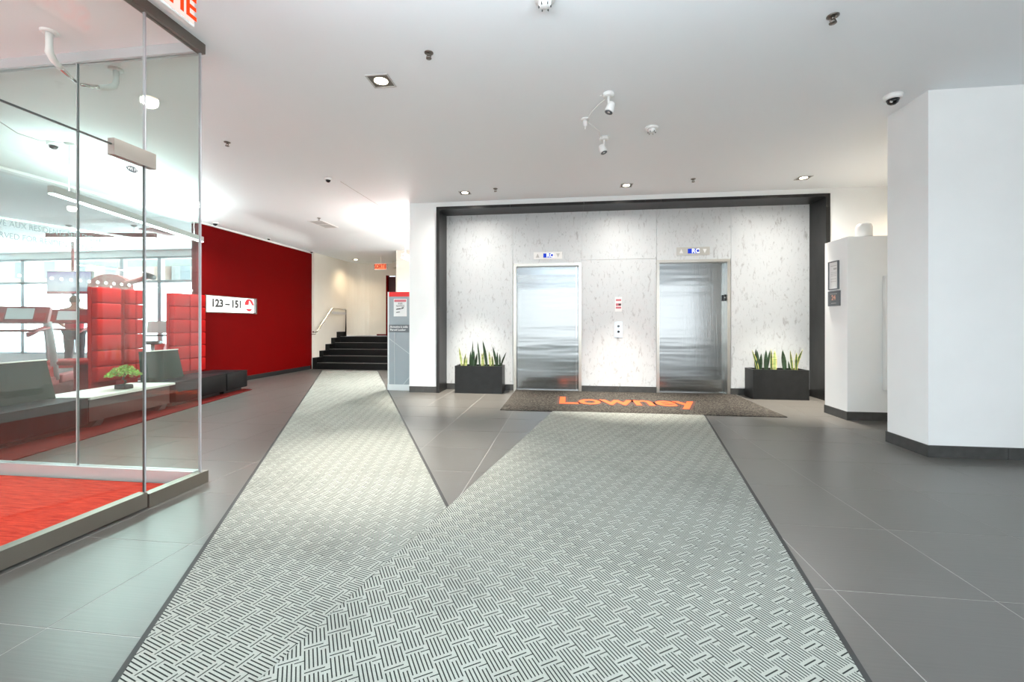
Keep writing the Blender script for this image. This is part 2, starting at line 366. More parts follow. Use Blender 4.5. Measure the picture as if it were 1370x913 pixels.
def thing(name, label, cat, loc=(0,0,0), rz=0, group=None, kind=None):
    o = bpy.data.objects.new(name, None); C.objects.link(o); o.location = loc; o.rotation_euler = (0,0,rz); o.empty_display_size = 0.1
    return tag(o, label, cat, group, kind)
def struct(name, mb, m, label, cat):
    return tag(mb.build(name, m), label, cat, kind='structure')
def text(name, body, size, m, mat4, parent=None, offset=0.0, depth=0.001, align='CENTER', xs=1.0, label=None):
    cu = bpy.data.curves.new(name, 'FONT'); cu.body = body; cu.size = size; cu.align_x = align; cu.align_y = 'CENTER'
    cu.offset = offset; cu.extrude = depth; cu.resolution_u = 3
    t = bpy.data.objects.new(name+'_tmp', cu); C.objects.link(t)
    me = bpy.data.meshes.new_from_object(t.evaluated_get(bpy.context.evaluated_depsgraph_get()))
    bpy.data.objects.remove(t, do_unlink=True); bpy.data.curves.remove(cu)
    me.transform(mat4 @ Matrix.Diagonal((xs, 1, 1, 1))); me.materials.clear(); me.materials.append(m); me.name = name
    o = bpy.data.objects.new(name, me); C.objects.link(o)
    if parent: o.parent = parent
    if label: o['label'] = label
    return o
def facing(normal, loc):
    """text frame on a wall: '+x' reads along +y, '-y' reads along +x, '-x' reads along -y, 'up' lies on the floor"""
    R = {'+x': ((0,0,1),(1,0,0),(0,1,0)), '-y': ((1,0,0),(0,0,-1),(0,1,0)), '-x': ((0,0,-1),(-1,0,0),(0,1,0)), 'up': ((1,0,0),(0,1,0),(0,0,1))}[normal]
    m = Matrix(R).to_4x4(); m.translation = loc; return m
def inside_view(X, Y, z=0.0, margin=40):
    ca, sa = math.cos(YAW), math.sin(YAW)
    xc = X*ca+Y*sa; zc = -X*sa+Y*ca
    if zc < 0.15: return False
    u = 685+585*xc/zc; v = 433-585*(z-1.135)/zc
    return -margin < u < 1370+margin and -margin < v < 913+margin

CZ = 3.12       # ceiling
EY = 7.36       # marble wall plane
FY = 6.95       # plane of the wall around the portal
GX = -2.585     # vestibule glass, plane facing the lobby
GY = 2.79       # vestibule glass, plane facing the lounge
RX = -6.35      # red wall and gym glass

# ------------------------------------------------------------------ floor
floor = struct('floor', B(-16, 6.6, -3.6, 13.6, -0.12, -0.001), M['grout'], 'grey porcelain tile floor with thin pale joints across the lobby', 'floor')
TX, TY = 0.61, 0.625
tile_me = MB().box(-TX/2+0.0023, TX/2-0.0023, -TY/2+0.0023, TY/2-0.0023, -0.001, 0.0).mesh('floor_tile', M['floor'])
cells = []
for i in range(-14, 10):
    for j in range(-10, 15):
        cx = 1.125+TX*(i+0.5); cy = 2.02+TY*(j+0.5)
        if cx < -6.9 or cx > 6.3 or cy < -3.3 or cy > 10.5: continue
        if cx < GX-0.4 and cy < GY-0.36: continue            # vestibule carpet
        if cx+0.35 < -4.55-(cy-3.05)*0.225 and cy > GY and cy < 6.6: continue   # lounge carpet
        if cy > EY+0.1 and cx > -2.6: continue
        if cy > FY+0.4 and cx > 3.9: continue
        cells.append((cx, cy))
vis = []; hid = []
for cx, cy in cells:
    s = any(inside_view(cx+dx*TX/2, cy+dy*TY/2, margin=10) for dx in (-1,0,1) for dy in (-1,0,1))
    (vis if s else hid).append((cx, cy))
vis.sort(key=lambda c: c[0]**2+c[1]**2)
hid += vis[300:]
for cx, cy in vis[:300]: inst('tile', tile_me, floor, (cx, cy, 0))
hb = MB()
for cx, cy in hid: hb.box(cx-TX/2+0.0023, cx+TX/2-0.0023, cy-TY/2+0.0023, cy+TY/2-0.0023, -0.001, 0)
ho = hb.build('tiles', M['floor'], floor); ho['kind'] = 'stuff'

# ------------------------------------------------------------------ ceiling
def smooth(a, b, x):
    t = max(0, min(1, (x-a)/(b-a))); return t*t*(3-2*t)
def ceil_z(x, y):
    k = max(smooth(9.0, 10.3, y)*smooth(-2.4, -2.7, x), smooth(-5.7, RX, x)*smooth(2.9, 3.6, y))
    return CZ-0.21*k
cb = MB(); xs = [RX+0.08*i for i in range(9)]+[-5.5+0.5*i for i in range(5)]+[-2.9, -2.7, -2.5, -2.4, 0, 3, 6.6]; xs = sorted(xs)
ys = [-3.6, 0, 2.79, 3.0, 3.2, 3.4, 3.6, 4.5, 6, 7, 8, 8.8]+[9.0+0.13*i for i in range(11)]+[11, 13.6]
vs = [(x, y, ceil_z(x, y)) for y in ys for x in xs]; n = len(xs)
fs = [(j*n+i, (j+1)*n+i, (j+1)*n+i+1, j*n+i+1) for j in range(len(ys)-1) for i in range(n-1)]
cb.add(vs, fs, True)
cb.box(-16, 6.6, -3.6, 13.6, CZ+0.01, CZ+0.15)
struct('ceiling', cb, M['ceiling'], 'smooth pale grey painted ceiling over the lobby', 'ceiling')

# ------------------------------------------------------------------ walls
def baseboard(name, p0, p1, t, label, h=0.10, step=0.6):
    """tile skirting from p0 to p1, growing t to the left of the direction"""
    p0 = Vector((*p0, 0)); p1 = Vector((*p1, 0)); d = p1-p0; L = d.length; a = math.atan2(d.y, d.x)
    root = thing(name, label, 'baseboard', p0, a, kind='structure')
    x = 0.0
    while x < L-1e-4:
        x2 = min(L, x+step); B(x+0.0015, x2-0.0015, 0, t, 0, h).build('tile', M['base_tile'], root); x = x2
    return root

# elevator front: wall around the portal
wl = MB().box(-2.60, -2.12, FY, FY+0.20, 0, CZ).box(-2.12, 3.79, FY, FY+0.20, 3.03, CZ).box(3.79, 6.3, FY, FY+0.20, 0, CZ)
struct('wall_front', wl, M['white'], 'white wall around the dark elevator portal', 'wall')
baseboard('baseboard_front', (-2.60, FY-0.012), (-2.125, FY-0.012), 0.012, 'grey tile skirting on the white strip left of the portal')
struct('wall_corridor', B(-2.60, -2.45, FY+0.20, 10.2, 0, CZ), M['white'], 'white return wall of the elevator block along the corridor', 'wall')
# marble back wall with openings
D1 = (-0.915, 0.222); D2 = (1.427, 2.562); DH = 2.145; DH2 = 2.165
wb = struct('wall_back', MB().box(-2.10, D1[0], EY+0.02, EY+0.14, 0, 3.03).box(D1[1], D2[0], EY+0.02, EY+0.14, 0, 3.03).box(D2[1], 3.76, EY+0.02, EY+0.14, 0, 3.03)
            .box(D1[0], D1[1], EY+0.02, EY+0.14, DH, 3.03).box(D2[0], D2[1], EY+0.02, EY+0.14, DH2, 3.03), M['white'], 'white marble clad wall holding the two elevators', 'wall')
g = 0.002
for (x0, x1, z0, z1) in ((-2.085, D1[0]-0.015, 0.10, 3.0), (D1[0]-0.015, D1[1], DH, 3.0), (D1[1], D2[0], 0.10, 2.19), (D1[1], D2[0], 2.19, 3.0), (D2[0], D2[1]+0.015, DH2, 3.0), (D2[1]+0.015, 3.74, 0.10, 3.0)):
    B(x0+g, x1-g, EY, EY+0.02, z0+g, z1-g).build('marble_panel', M['marble'], wb)
baseboard('baseboard_back', (-2.08, EY-0.01), (D1[0], EY-0.01), 0.012, 'grey tile skirting left of the left elevator')
baseboard('baseboard_middle', (D1[1], EY-0.01), (D2[0], EY-0.01), 0.012, 'grey tile skirting between the two elevators')
baseboard('baseboard_far', (D2[1], EY-0.01), (3.73, EY-0.01), 0.012, 'grey tile skirting right of the right elevator')
# dark stone portal
po = thing('trim_1', 'dark stone portal framing the marble elevator recess', 'portal', (0.83, FY, 0), kind='structure')
ox = 0.83
MB().box(-2.135-ox, -2.085-ox, -0.025, EY-FY+0.015, 0, 3.04).build('jamb', M['portal'], po)
MB().box(3.742-ox, 3.80-ox, -0.025, EY-FY+0.015, 0, 3.04).build('jamb', M['portal'], po)
for k in range(5):
    a = -2.085+k*(3.742+2.085)/5; b = -2.085+(k+1)*(3.742+2.085)/5
    MB().box(a-ox+0.001, b-ox-0.001, -0.025, EY-FY+0.015, 2.995, 3.04).build('head_slab', M['portal'], po)

# column / wall mass right foreground
struct('wall_right', MB().box(3.04, 6.3, 4.14, 4.62, 0, CZ), M['white'], 'white column face in the right foreground with a sharp corner', 'wall')
baseboard('baseboard_right', (3.028, 4.63), (3.028, 4.128), 0.012, 'dark tile skirting on the narrow side of the right column')
baseboard('baseboard_near', (3.028, 4.128), (6.3, 4.128), 0.012, 'dark tile skirting along the wide face of the right column')
# partition, 2.15 m high
struct('wall_low', MB().box(3.25, 4.6, 5.59, 6.04, 0, 2.155), M['white'], 'lower white partition standing between the portal and the right column', 'wall')
baseboard('baseboard_low', (3.238, 6.04), (3.238, 5.578), 0.012, 'dark tile skirting on the narrow end of the low partition')
baseboard('baseboard_low_side', (3.238, 5.578), (4.6, 5.578), 0.012, 'dark tile skirting along the front of the low partition')
struct('wall_east', MB().box(6.3, 6.5, -3.6, 7.2, 0, CZ), M['white'], 'white side wall right of the lobby', 'wall')

# street front behind the camera: glazed, with mullions
sf = struct('wall_street', MB().box(GX, 6.5, -3.60, -3.5, 2.95, CZ).box(GX, 6.5, -3.60, -3.5, 0, 0.12), M['white'], 'street front with tall glazing at the lobby entrance', 'wall')
for x in (GX+0.03, -0.8, 1.0, 2.8, 4.6, 6.25): B(x-0.03, x+0.03, -3.58, -3.50, 0.12, 2.95).build('mullion', M['steel_dark'], sf)
for a_, b_ in zip((GX, -0.8, 1.0, 2.8, 4.6), (-0.8, 1.0, 2.8, 4.6, 6.25)): B(a_+0.03, b_-0.03, -3.545, -3.535, 0.12, 2.95).build('pane', M['glass_dim'], sf)

# lounge, gym, stair-hall shell
redw = struct('wall_red', B(RX-0.15, RX, 6.84, 10.20, 0.0, 2.875), M['redwall'], 'deep red wall with a lit number sign', 'wall')
struct('wall_header', B(RX-0.15, RX, 2.6, 10.2, 2.908, CZ+0.005), M['white'], 'white strip of wall above the red wall and gym glass', 'wall')
struct('trim_2', B(RX-0.15, RX+0.03, 2.8, 10.2, 2.875, 2.908), M['plastic_white'], 'thin white ledge along the top of the red wall', 'trim')
struct('baseboard_red', B(RX, RX+0.015, 6.84, 10.12, 0, 0.09), M['black'], 'black skirting along the red wall', 'baseboard')
struct('wall_stair', MB().box(RX-0.15, RX+0.06, 10.2, 11.6, 0, CZ), M['cream'], 'cream wall beside the black stairs', 'wall')
# rounded corner then the back wall of the landing
pts = [(RX+0.06, 11.6)]
for k in range(9):
    a = PI-PI/2*k/8; pts.append((RX+0.06+0.55+0.55*math.cos(a), 11.75+0.55*math.sin(a)))
pts.append((-5.31, 12.3)); poly = pts+[(-5.31, 12.5), (RX-0.15, 12.5), (RX-0.15, 11.6)]
struct('wall_landing', MB().prism(poly, 0.778, CZ), M['cream'], 'cream wall with a rounded corner behind the stair landing', 'wall')
struct('wall_landing_end', MB().box(-5.31, -4.3, 12.3, 12.5, 2.55, CZ).box(-4.98, -4.3, 12.2, 12.5, 0.778, 2.74).box(-5.0, -4.2, 12.0, 12.5, 2.74, CZ), M['cream'], 'cream wall end and small soffit right of the landing doorway', 'wall')
struct('wall_hall', MB().box(-4.15, -4.05, 10.2, 12.5, 0, CZ).box(-4.05, -2.45, 10.2, 10.35, 0, CZ), M['cream'], 'cream corridor wall hidden behind the parcel kiosk', 'wall')
struct('baseboard_landing', B(-5.6, -5.31, 12.285, 12.3, 0.778, 0.82), M['redwall'], 'thin red skirting behind the stair landing', 'baseboard')
dr = thing('door_1', 'dark red door standing ajar at the back of the stair landing', 'door', (-5.31, 12.3, 0.775), 0, kind='structure')
B(0, 0.05, -0.02, 0.12, 0, 1.775).build('door_frame', M['redwall'], dr)
B(0.05, 0.42, 0.06, 0.10, 0, 1.74).build('door_leaf', mat('dark_red_door', (0.05, 0.004, 0.006), 0.4), dr)
MB().tube([(0.33, 0.06, 0.95), (0.33, 0.01, 0.95), (0.23, 0.01, 0.95)], 0.01, 8).build('door_handle', M['chrome'], dr)

# stairs
st = thing('staircase', 'five black tiled steps rising to the landing beside the red wall', 'stairs', (-5.2, 10.15, 0))
RISE, TREAD = 0.155, 0.28
for k in range(5):
    y0 = TREAD*k
    y1 = TREAD*(k+1) if k < 4 else 2.1
    sp = B(-0.98, 1.04, y0, y1, 0 if k == 0 else RISE*k, RISE*(k+1)).build('step', M['stair'], st)
    if k == 0: pass
    B(-0.98, 1.04, y0-0.006, y0+0.03, RISE*(k+1), RISE*(k+1)+0.005).build('nosing', M['nosing'], sp)
    B(-1.09, -0.98, y0-0.02 if k == 0 else y0, TREAD*(k+1) if k < 4 else 1.44, 0, RISE*(k+1)+0.13).build('stringer_block', M['stair'], st)
hr = thing('handrail', 'slim satin steel handrail bent over the left side of the stairs', 'handrail', (-6.16, 9.95, 0.93))
MB().tube([(0, 0.0, 0), (0.0, 0.16, 0.002), (0.0, 0.82, 0.575), (0.0, 0.95, 0.60), (0.0, 1.56, 0.60), (0.0, 1.58, 0.58), (0.0, 1.58, -0.155)], 0.02, 10).build('rail', M['chrome'], hr)
B(-0.008, 0.008, 0.86, 1.56, 0.45, 0.52).build('lower_plate', M['grille'], hr)
for yy, zz in ((0.1, 0.0), (0.5, 0.29)):
    MB().tube([(0, yy, zz), (0, yy, zz-0.06), (-0.12, yy, zz-0.07)], 0.008, 6).build('bracket', M['chrome'], hr)

# ------------------------------------------------------------------ vestibule: carpet and glass
tag(B(RX+0.02, GX-0.06, -3.5, GY-0.06, -0.001, 0.012).build('entrance_carpet', M['carpet_bright']), 'bright red streaked carpet inside the glass vestibule', 'carpet')
poly = [(RX+0.01, GY+0.06), (-4.50, GY+0.06), (-5.36, 6.85), (RX+0.01, 7.05)]
tag(MB().prism(poly, -0.001, 0.010).build('lounge_carpet', M['carpet_dark']), 'dark red carpet with a slanting edge under the lounge bench', 'carpet')
struct('floor_gym', B(-15.5, RX, 2.2, 9.6, -0.001, 0.012), M['carpet_dark'], 'dark red carpet floor of the gym', 'floor')

def pane(parent, axis, fixed, a0, a1, z0, z1, m=None, t=0.010, name='pane'):
    m = m or M['glass']
    mb = B(fixed-t/2, fixed+t/2, a0, a1, z0, z1) if axis == 'x' else B(a0, a1, fixed-t/2, fixed+t/2, z0, z1)
    return mb.build(name, m, parent)
# front plane (x = GX): fixed lite, door lite, transoms
gf = thing('window_1', 'frameless glass wall of the vestibule facing the woven mats', 'glass wall', (0, 0, 0), kind='structure')
pane(gf, 'x', GX, 2.385, GY-0.004, 0.085, 3.05)
pane(gf, 'x', GX, 0.53, 2.375, 2.165, 3.05)
pane(gf, 'x', GX, -3.45, 0.52, 0.085, 3.05)
B(GX-0.03, GX+0.03, 2.385, 2.83, 0, 0.085).build('base_rail', M['bronze'], gf)
B(GX-0.03, GX+0.03, -3.45, 0.52, 0, 0.085).build('base_rail', M['bronze'], gf)
B(GX-0.025, GX+0.025, -3.45, GY+0.02, 3.05, CZ).build('head_rail', M['steel_dark'], gf)
for (y, z0, z1) in ((2.380, 0.085, 3.05), (GY, 0.085, 3.05)):
    B(GX-0.008, GX+0.008, y-0.004, y+0.004, z0, z1).build('joint', M['mullion'], gf)
B(GX-0.006, GX+0.006, 0.53, 2.376, 2.157, 2.164).build('transom_joint', M['joint_dark'], gf)
B(GX-0.006, GX+0.006, 2.3735, 2.3775, 0.10, 2.157).build('door_joint', M['joint_dark'], gf)
# back plane (y = GY)
gb = thing('window_2', 'glass wall of the vestibule facing the lounge', 'glass wall', (0, 0, 0), kind='structure')
xj = [GX-0.008, -3.585, -4.585, -5.585, RX]
for a, b in zip(xj[1:], xj[:-1]): pane(gb, 'y', GY, a+0.004, b-0.004, 0.09, 3.05)
for x in xj[1:4]: B(x-0.004, x+0.004, GY-0.008, GY+0.008, 0.09, 3.05).build('joint', M['mullion'], gb)
B(RX, GX-0.03, GY-0.03, GY+0.03, 0, 0.09).build('base_rail', M['satin'], gb)
B(RX, GX-0.03, GY-0.025, GY+0.025, 3.05, CZ).build('head_rail', M['satin'], gb)
# glass door
for y0, y1, hinge, lab in ((1.455, 2.372, 2.372, 'frameless glass vestibule door with a steel rail along its foot, nearest the glass corner'), (0.53, 1.448, 0.53, 'frameless glass vestibule door nearest the street')):
    gd = thing('door_2', lab, 'glass door', (GX, (y0+y1)/2, 0), 0, kind='structure'); yc = (y0+y1)/2
    B(-0.006, 0.006, y0-yc, y1-yc, 0.10, 2.155).build('pane', M['glass'], gd)
    B(-0.03, 0.03, y0-yc, y1-yc, 0.012, 0.10).build('bottom_rail', M['bronze'], gd)
    hy = hinge-yc; s = 1 if hinge == y1 else -1
    a, b = sorted((hy-s*0.19, hy+s*0.065))
    hh = B(-0.022, 0.022, a, b, 2.10, 2.195).build('patch_fitting', M['patch'], gd)
    if hinge == y1:
        # wifi sticker: dark oval with lettering
        w = MB(); w.v = []
        nseg = 24
        w.add([(0.0075, hy-0.075+0.034*math.cos(2*PI*k/nseg), 2.055+0.019*math.sin(2*PI*k/nseg)) for k in range(nseg)]+[(0.0065, hy-0.075+0.034*math.cos(2*PI*k/nseg), 2.055+0.019*math.sin(2*PI*k/nseg)) for k in range(nseg)],
              [tuple(range(nseg)), tuple(range(2*nseg-1, nseg-1, -1))]+[(k, nseg+k, nseg+(k+1) % nseg, (k+1) % nseg) for k in range(nseg)])
        sk = w.build('sticker', M['slateprint'], gd)
        text('lettering', 'Wi Fi', 0.026, M['paper'], facing('+x', (0.0085, hy-0.075, 2.055)), sk, 0.0006)

# gym glass in the red wall's plane
gg = thing('window_3', 'long gym window with etched lettering beside the red wall', 'gym window', (0, 0, 0), kind='structure')
gj = [2.8, 4.15, 5.5, 6.84]
for a, b in zip(gj[:-1], gj[1:]): pane(gg, 'x', RX-0.06, a+0.003, b-0.003, 0.06, 2.875, M['glass_gym'])
B(RX-0.09, RX-0.03, 2.8, 6.84, 0, 0.06).build('base_rail', M['mullion'], gg)
M['etch'] = mat('etched_lettering', (0.20, 0.24, 0.25), 0.6)
text('lettering', 'RÉSERVÉ AUX RÉSIDENTS SEULEMENT', 0.098, M['etch'], facing('+x', (RX-0.053, 5.28, 2.285)), gg, align='RIGHT', xs=0.80, depth=0.0004)
text('lettering', 'RESERVED FOR RESIDENTS ONLY', 0.098, M['etch'], facing('+x', (RX-0.053, 5.18, 2.145)), gg, align='RIGHT', xs=0.80, depth=0.0004)
db = MB(); y = 4.15
while y < 6.8:
    nseg = 12
    db.add([(RX-0.052, y+0.022*math.cos(2*PI*k/nseg), 1.70+0.022*math.sin(2*PI*k/nseg)) for k in range(nseg)]+[(RX-0.0545, y+0.022*math.cos(2*PI*k/nseg), 1.70+0.022*math.sin(2*PI*k/nseg)) for k in range(nseg)],
           [tuple(range(nseg)), tuple(range(2*nseg-1, nseg-1, -1))]+[(k, nseg+k, nseg+(k+1) % nseg, (k+1) % nseg) for k in range(nseg)]); y += 0.108
dd = db.build('safety_dots', M['paper'], gg); dd['kind'] = 'stuff'

# gym shell and street windows
struct('wall_gym_west', B(-15.6, -15.4, 2.0, 9.7, 0, CZ), M['white'], 'white end wall of the gym', 'wall')
struct('wall_gym_south', B(-15.6, RX, 2.05, 2.25, 0, CZ), M['white'], 'white side wall of the gym', 'wall')
struct('wall_vestibule', B(RX-0.15, RX, -3.6, 2.8, 0, CZ), M['white'], 'white end wall of the glass vestibule', 'wall')
struct('ceiling_gym', B(-15.6, RX-0.15, 2.2, 9.7, 2.93, 3.0), M['ceiling'], 'white gym ceiling seen through the glass', 'ceiling')
struct('wall_gym_window', MB().box(-15.6, RX-0.15, 9.5, 9.7, 2.78, CZ).box(-15.6, RX-0.15, 9.5, 9.7, 0, 0.35).box(RX-0.4, RX-0.15, 9.5, 9.7, 0.35, 2.78), M['white'], 'white wall above and below the gym street windows', 'wall')
xw = [-15.4, -13.9, -12.4, -11.0, -9.95, -8.95, -7.95, -6.75]
for k in range(len(xw)-1):
    wn = thing('window_%d' % (k+4), 'gym street window with frosted lower pane, number %s from the red wall' % ['seven', 'six', 'five', 'four', 'three', 'two', 'one'][k], 'window', ((xw[k]+xw[k+1])/2, 9.6, 0.35), kind='structure')
    hw = (xw[k+1]-xw[k])/2
    MB().box(-hw, -hw+0.05, -0.06, 0.04, 0, 2.43).box(hw-0.05, hw, -0.06, 0.04, 0, 2.43).box(-hw, hw, -0.06, 0.04, 1.79, 1.85).box(-hw, hw, -0.06, 0.04, 0, 0.05).box(-hw, hw, -0.06, 0.04, 2.38, 2.43).build('frame', M['mullion'], wn)
    B(-hw+0.05, hw-0.05, -0.005, 0.005, 0.05, 1.79).build('frosted_pane', M['frosted'], wn)
    B(-hw+0.05, hw-0.05, -0.005, 0.005, 1.85, 2.38).build('pane', M['glass'], wn)
# buildings across the street
struct('ground', B(-50, 10, 9.7, 40, -0.3, -0.15), M['asphalt'], 'street outside the gym windows', 'ground')
def facade(label, x0, x1, y, h, m, wx, wz):
    r = thing('building', label, 'building', ((x0+x1)/2, y, -0.15)); hw = (x1-x0)/2
    B(-hw, hw, 0, 3, 0, h).build('wall', m, r)
    k = int((x1-x0)/wx)
    for i in range(k):
        for j in range(int(h/wz)):
            xx = -hw+(i+0.5)*wx; zz = 1.4+j*wz
            f = B(xx-wx*0.22, xx+wx*0.22, -0.05, 0.02, zz, zz+wz*0.6).build('window', M['mullion'], r)
            B(xx-wx*0.18, xx+wx*0.18, -0.06, -0.05, zz+0.06, zz+wz*0.6-0.06).build('pane', M['facade_glass'], f)
facade('pale pink brick building across the street, left in the gym windows', -44, -27.5, 26, 11, M['stone'], 2.4, 3.0)
facade('grey building across the street, right in the gym windows', -27.2, -10, 27, 11, M['stone2'], 2.2, 2.8)

# ------------------------------------------------------------------ mats
def mat_piece(name, poly, m, label, edge_idx, h=0.008, ew=0.022):
    """a mat: woven top plus dark rubber borders along the listed outline edges"""
    c = Vector((sum(p[0] for p in poly)/len(poly), sum(p[1] for p in poly)/len(poly), 0))
    r = thing(name, label, 'mat', c)
    loc = [(p[0]-c.x, p[1]-c.y) for p in poly]
    MB().prism(loc, 0.0005, h).build('woven_top', m, r)
    for i in edge_idx:
        a = Vector(loc[i]); b = Vector(loc[(i+1) % len(loc)]); d = (b-a).normalized(); nrm = Vector((d.y, -d.x))
        q = [a, b, b+nrm*ew, a+nrm*ew]
        MB().prism([tuple(p) for p in q], 0.0005, h*0.6).build('rubber_edge', M['rubber'], r)
    return r
EF = 5.645
ax = Vector((math.sin(math.radians(10.0)), math.cos(math.radians(10.0))))
def along(p, y): return (p[0]+(y-p[1])*ax.x/ax.y, y)
mR = (1.652, 5.61); mL = (-0.231, 5.457)
main = [along(mL, -1.6), along(mR, -1.6), along(mR, EF-0.003), along(mL, EF-0.003)]
mat_piece('woven_mat', main, M['weave_main'], 'wide grey woven mat leading up to the elevators', (1,))
ra = math.radians(27.25); rx = Vector((-math.sin(ra), math.cos(ra)))
def ralong(p, y): return (p[0]+(y-p[1])*rx.x/rx.y, y)
rR = (-0.743, 2.615); rL = (-1.407, 1.214)
def isect(p, d, q, e):
    den = d.x*e.y-d.y*e.x; w = Vector((q[0]-p[0], q[1]-p[1])); t = (w.x*e.y-w.y*e.x)/den; return (p[0]+d.x*t, p[1]+d.y*t)
c1 = isect(rR, rx, mL, ax); c0 = isect(rL, rx, mL, ax)
end_y = 9.86
eL = ralong(rL, end_y); eR = ralong(rR, end_y+0.05)
run = [(c0[0]-0.002, c0[1]), (c1[0]-0.002, c1[1]), eR, eL]
mat_piece('woven_runner', run, M['weave_run'], 'long grey woven runner mat leading to the black stairs', (1, 3), h=0.0075)
em = thing('logo_mat', 'charcoal mat with orange lettering in front of the elevators', 'mat', (0.87, 6.5, 0))
B(-1.75, 1.75, EF-6.5, 0.838, 0.0005, 0.009).build('mat_body', M['darkmat'], em)
T = facing('up', (0.805-0.87, 6.43-6.5, 0.0095))
text('lettering_outline', 'Lowney', 0.80, M['maroon'], T, em, 0.060, 0.0004, xs=0.755)
T = facing('up', (0.805-0.87, 6.43-6.5, 0.0105))
text('lettering', 'Lowney', 0.80, M['orange'], T, em, 0.014, 0.0006, xs=0.755, label='orange lettering')

# ------------------------------------------------------------------ elevators
def elevator(x0, x1, h, label, right_sl):
    w = x1-x0; r = thing('elevator', label, 'elevator', ((x0+x1)/2, EY, 0)); hw = w/2
    B(-hw, -hw+0.045, -0.018, 0.13, 0, h).build('jamb', M['steel'], r)
    B(hw-0.045, hw, -0.018, 0.13, 0, h).build('jamb', M['steel'], r)
    B(-hw, hw, -0.018, 0.13, h, h+0.045).build('header', M['steel'], r)
    s = hw-0.045-right_sl
    B(-hw+0.045, s, 0.085, 0.115, 0.012, h).build('door_slab', M['brushed'], r)
    B(s+0.003, hw-0.045, 0.115, 0.14, 0.012, h).build('door_slab', M['brushed'], r)
    B(-hw+0.045, hw-0.045, 0.0, 0.14, 0.0, 0.012).build('sill', M['steel_dark'], r)
    return r
elevator(D1[0], D1[1], DH-0.045, 'brushed steel elevator door left of the call buttons', 0.04)
e2 = elevator(D2[0], D2[1], DH2-0.045, 'brushed steel elevator door right of the call buttons', 0.10)
j = B(0.498, 0.522, 0.04, 0.09, 1.50, 1.60).build('jamb_plate', M['black'], e2)
text('plate_mark', 'RC', 0.03, M['paper'], facing('-y', (0.51, 0.037, 1.55)), j)

def indicator(x0, x1, z0, z1, face, arrow, label):
    r = thing('floor_indicator', label, 'indicator', ((x0+x1)/2, EY, z0), group='indicators above the elevators'); hw = (x1-x0)/2; hz = (z1-z0)
    B(-hw, hw, -0.008, 0, 0, hz).build('plate', face, r)
    for sx, up in ((-0.72, 1), (0.70, -1)):
        cx = sx*hw; t = 0.04; zc = hz/2
        p = [(cx-t*0.75, zc-up*t*0.8), (cx+t*0.75, zc-up*t*0.8), (cx, zc+up*t*0.9)]
        MB().extr(p, 'y', -0.0105, -0.008).build('arrow', arrow, r)
    sc = B(-hw*0.32, hw*0.34, -0.011, -0.008, hz*0.22, hz*0.80).build('screen', M['screenblue'], r)
    text('digits', 'RC', 0.095, M['screentext'], facing('-y', (hw*0.15, -0.0135, hz*0.5)), sc, 0.002)
indicator(-0.575, -0.095, 2.215, 2.335, M['plastic_white'], M['grille'], 'pale floor indicator plate above the left elevator')
indicator(1.742, 2.252, 2.235, 2.365, M['steel'], M['paper'], 'grey steel floor indicator plate above the right elevator')

cbp = thing('call_button_panel', 'small steel call button panel on the marble between the elevators', 'button panel', (0.823, EY, 0.905))
B(-0.065, 0.065, -0.008, 0, 0, 0.255).build('plate', mat('call_plate', (0.55, 0.62, 0.68), 0.3, 0.6), cbp)
for z in (0.095, 0.185):
    MB().lathe([(0.020, 0), (0.020, 0.008), (0.016, 0.011)], n=14).xf(Matrix.Translation((0, -0.008, z)) @ Matrix.Rotation(PI/2, 4, 'X')).build('button', M['black'] if z < 0.1 else M['slateprint'], cbp)
ns = thing('notice_plate', 'white notice with red and pink prints above the call buttons', 'sign', (0.823, EY, 1.33))
B(-0.055, 0.055, -0.003, 0, 0, 0.24).build('backing', M['paper'], ns)
for z0, z1, m in ((0.175, 0.205, 'pinkprint'), (0.095, 0.135, 'pinkprint'), (0.05, 0.08, 'pinkprint')):
    B(-0.042, 0.042, -0.0045, -0.003, z0, z1).build('print_block', M[m], ns)
B(0.0, 0.042, -0.0055, -0.0045, 0.10, 0.13).build('print_block', M['ink'], ns)

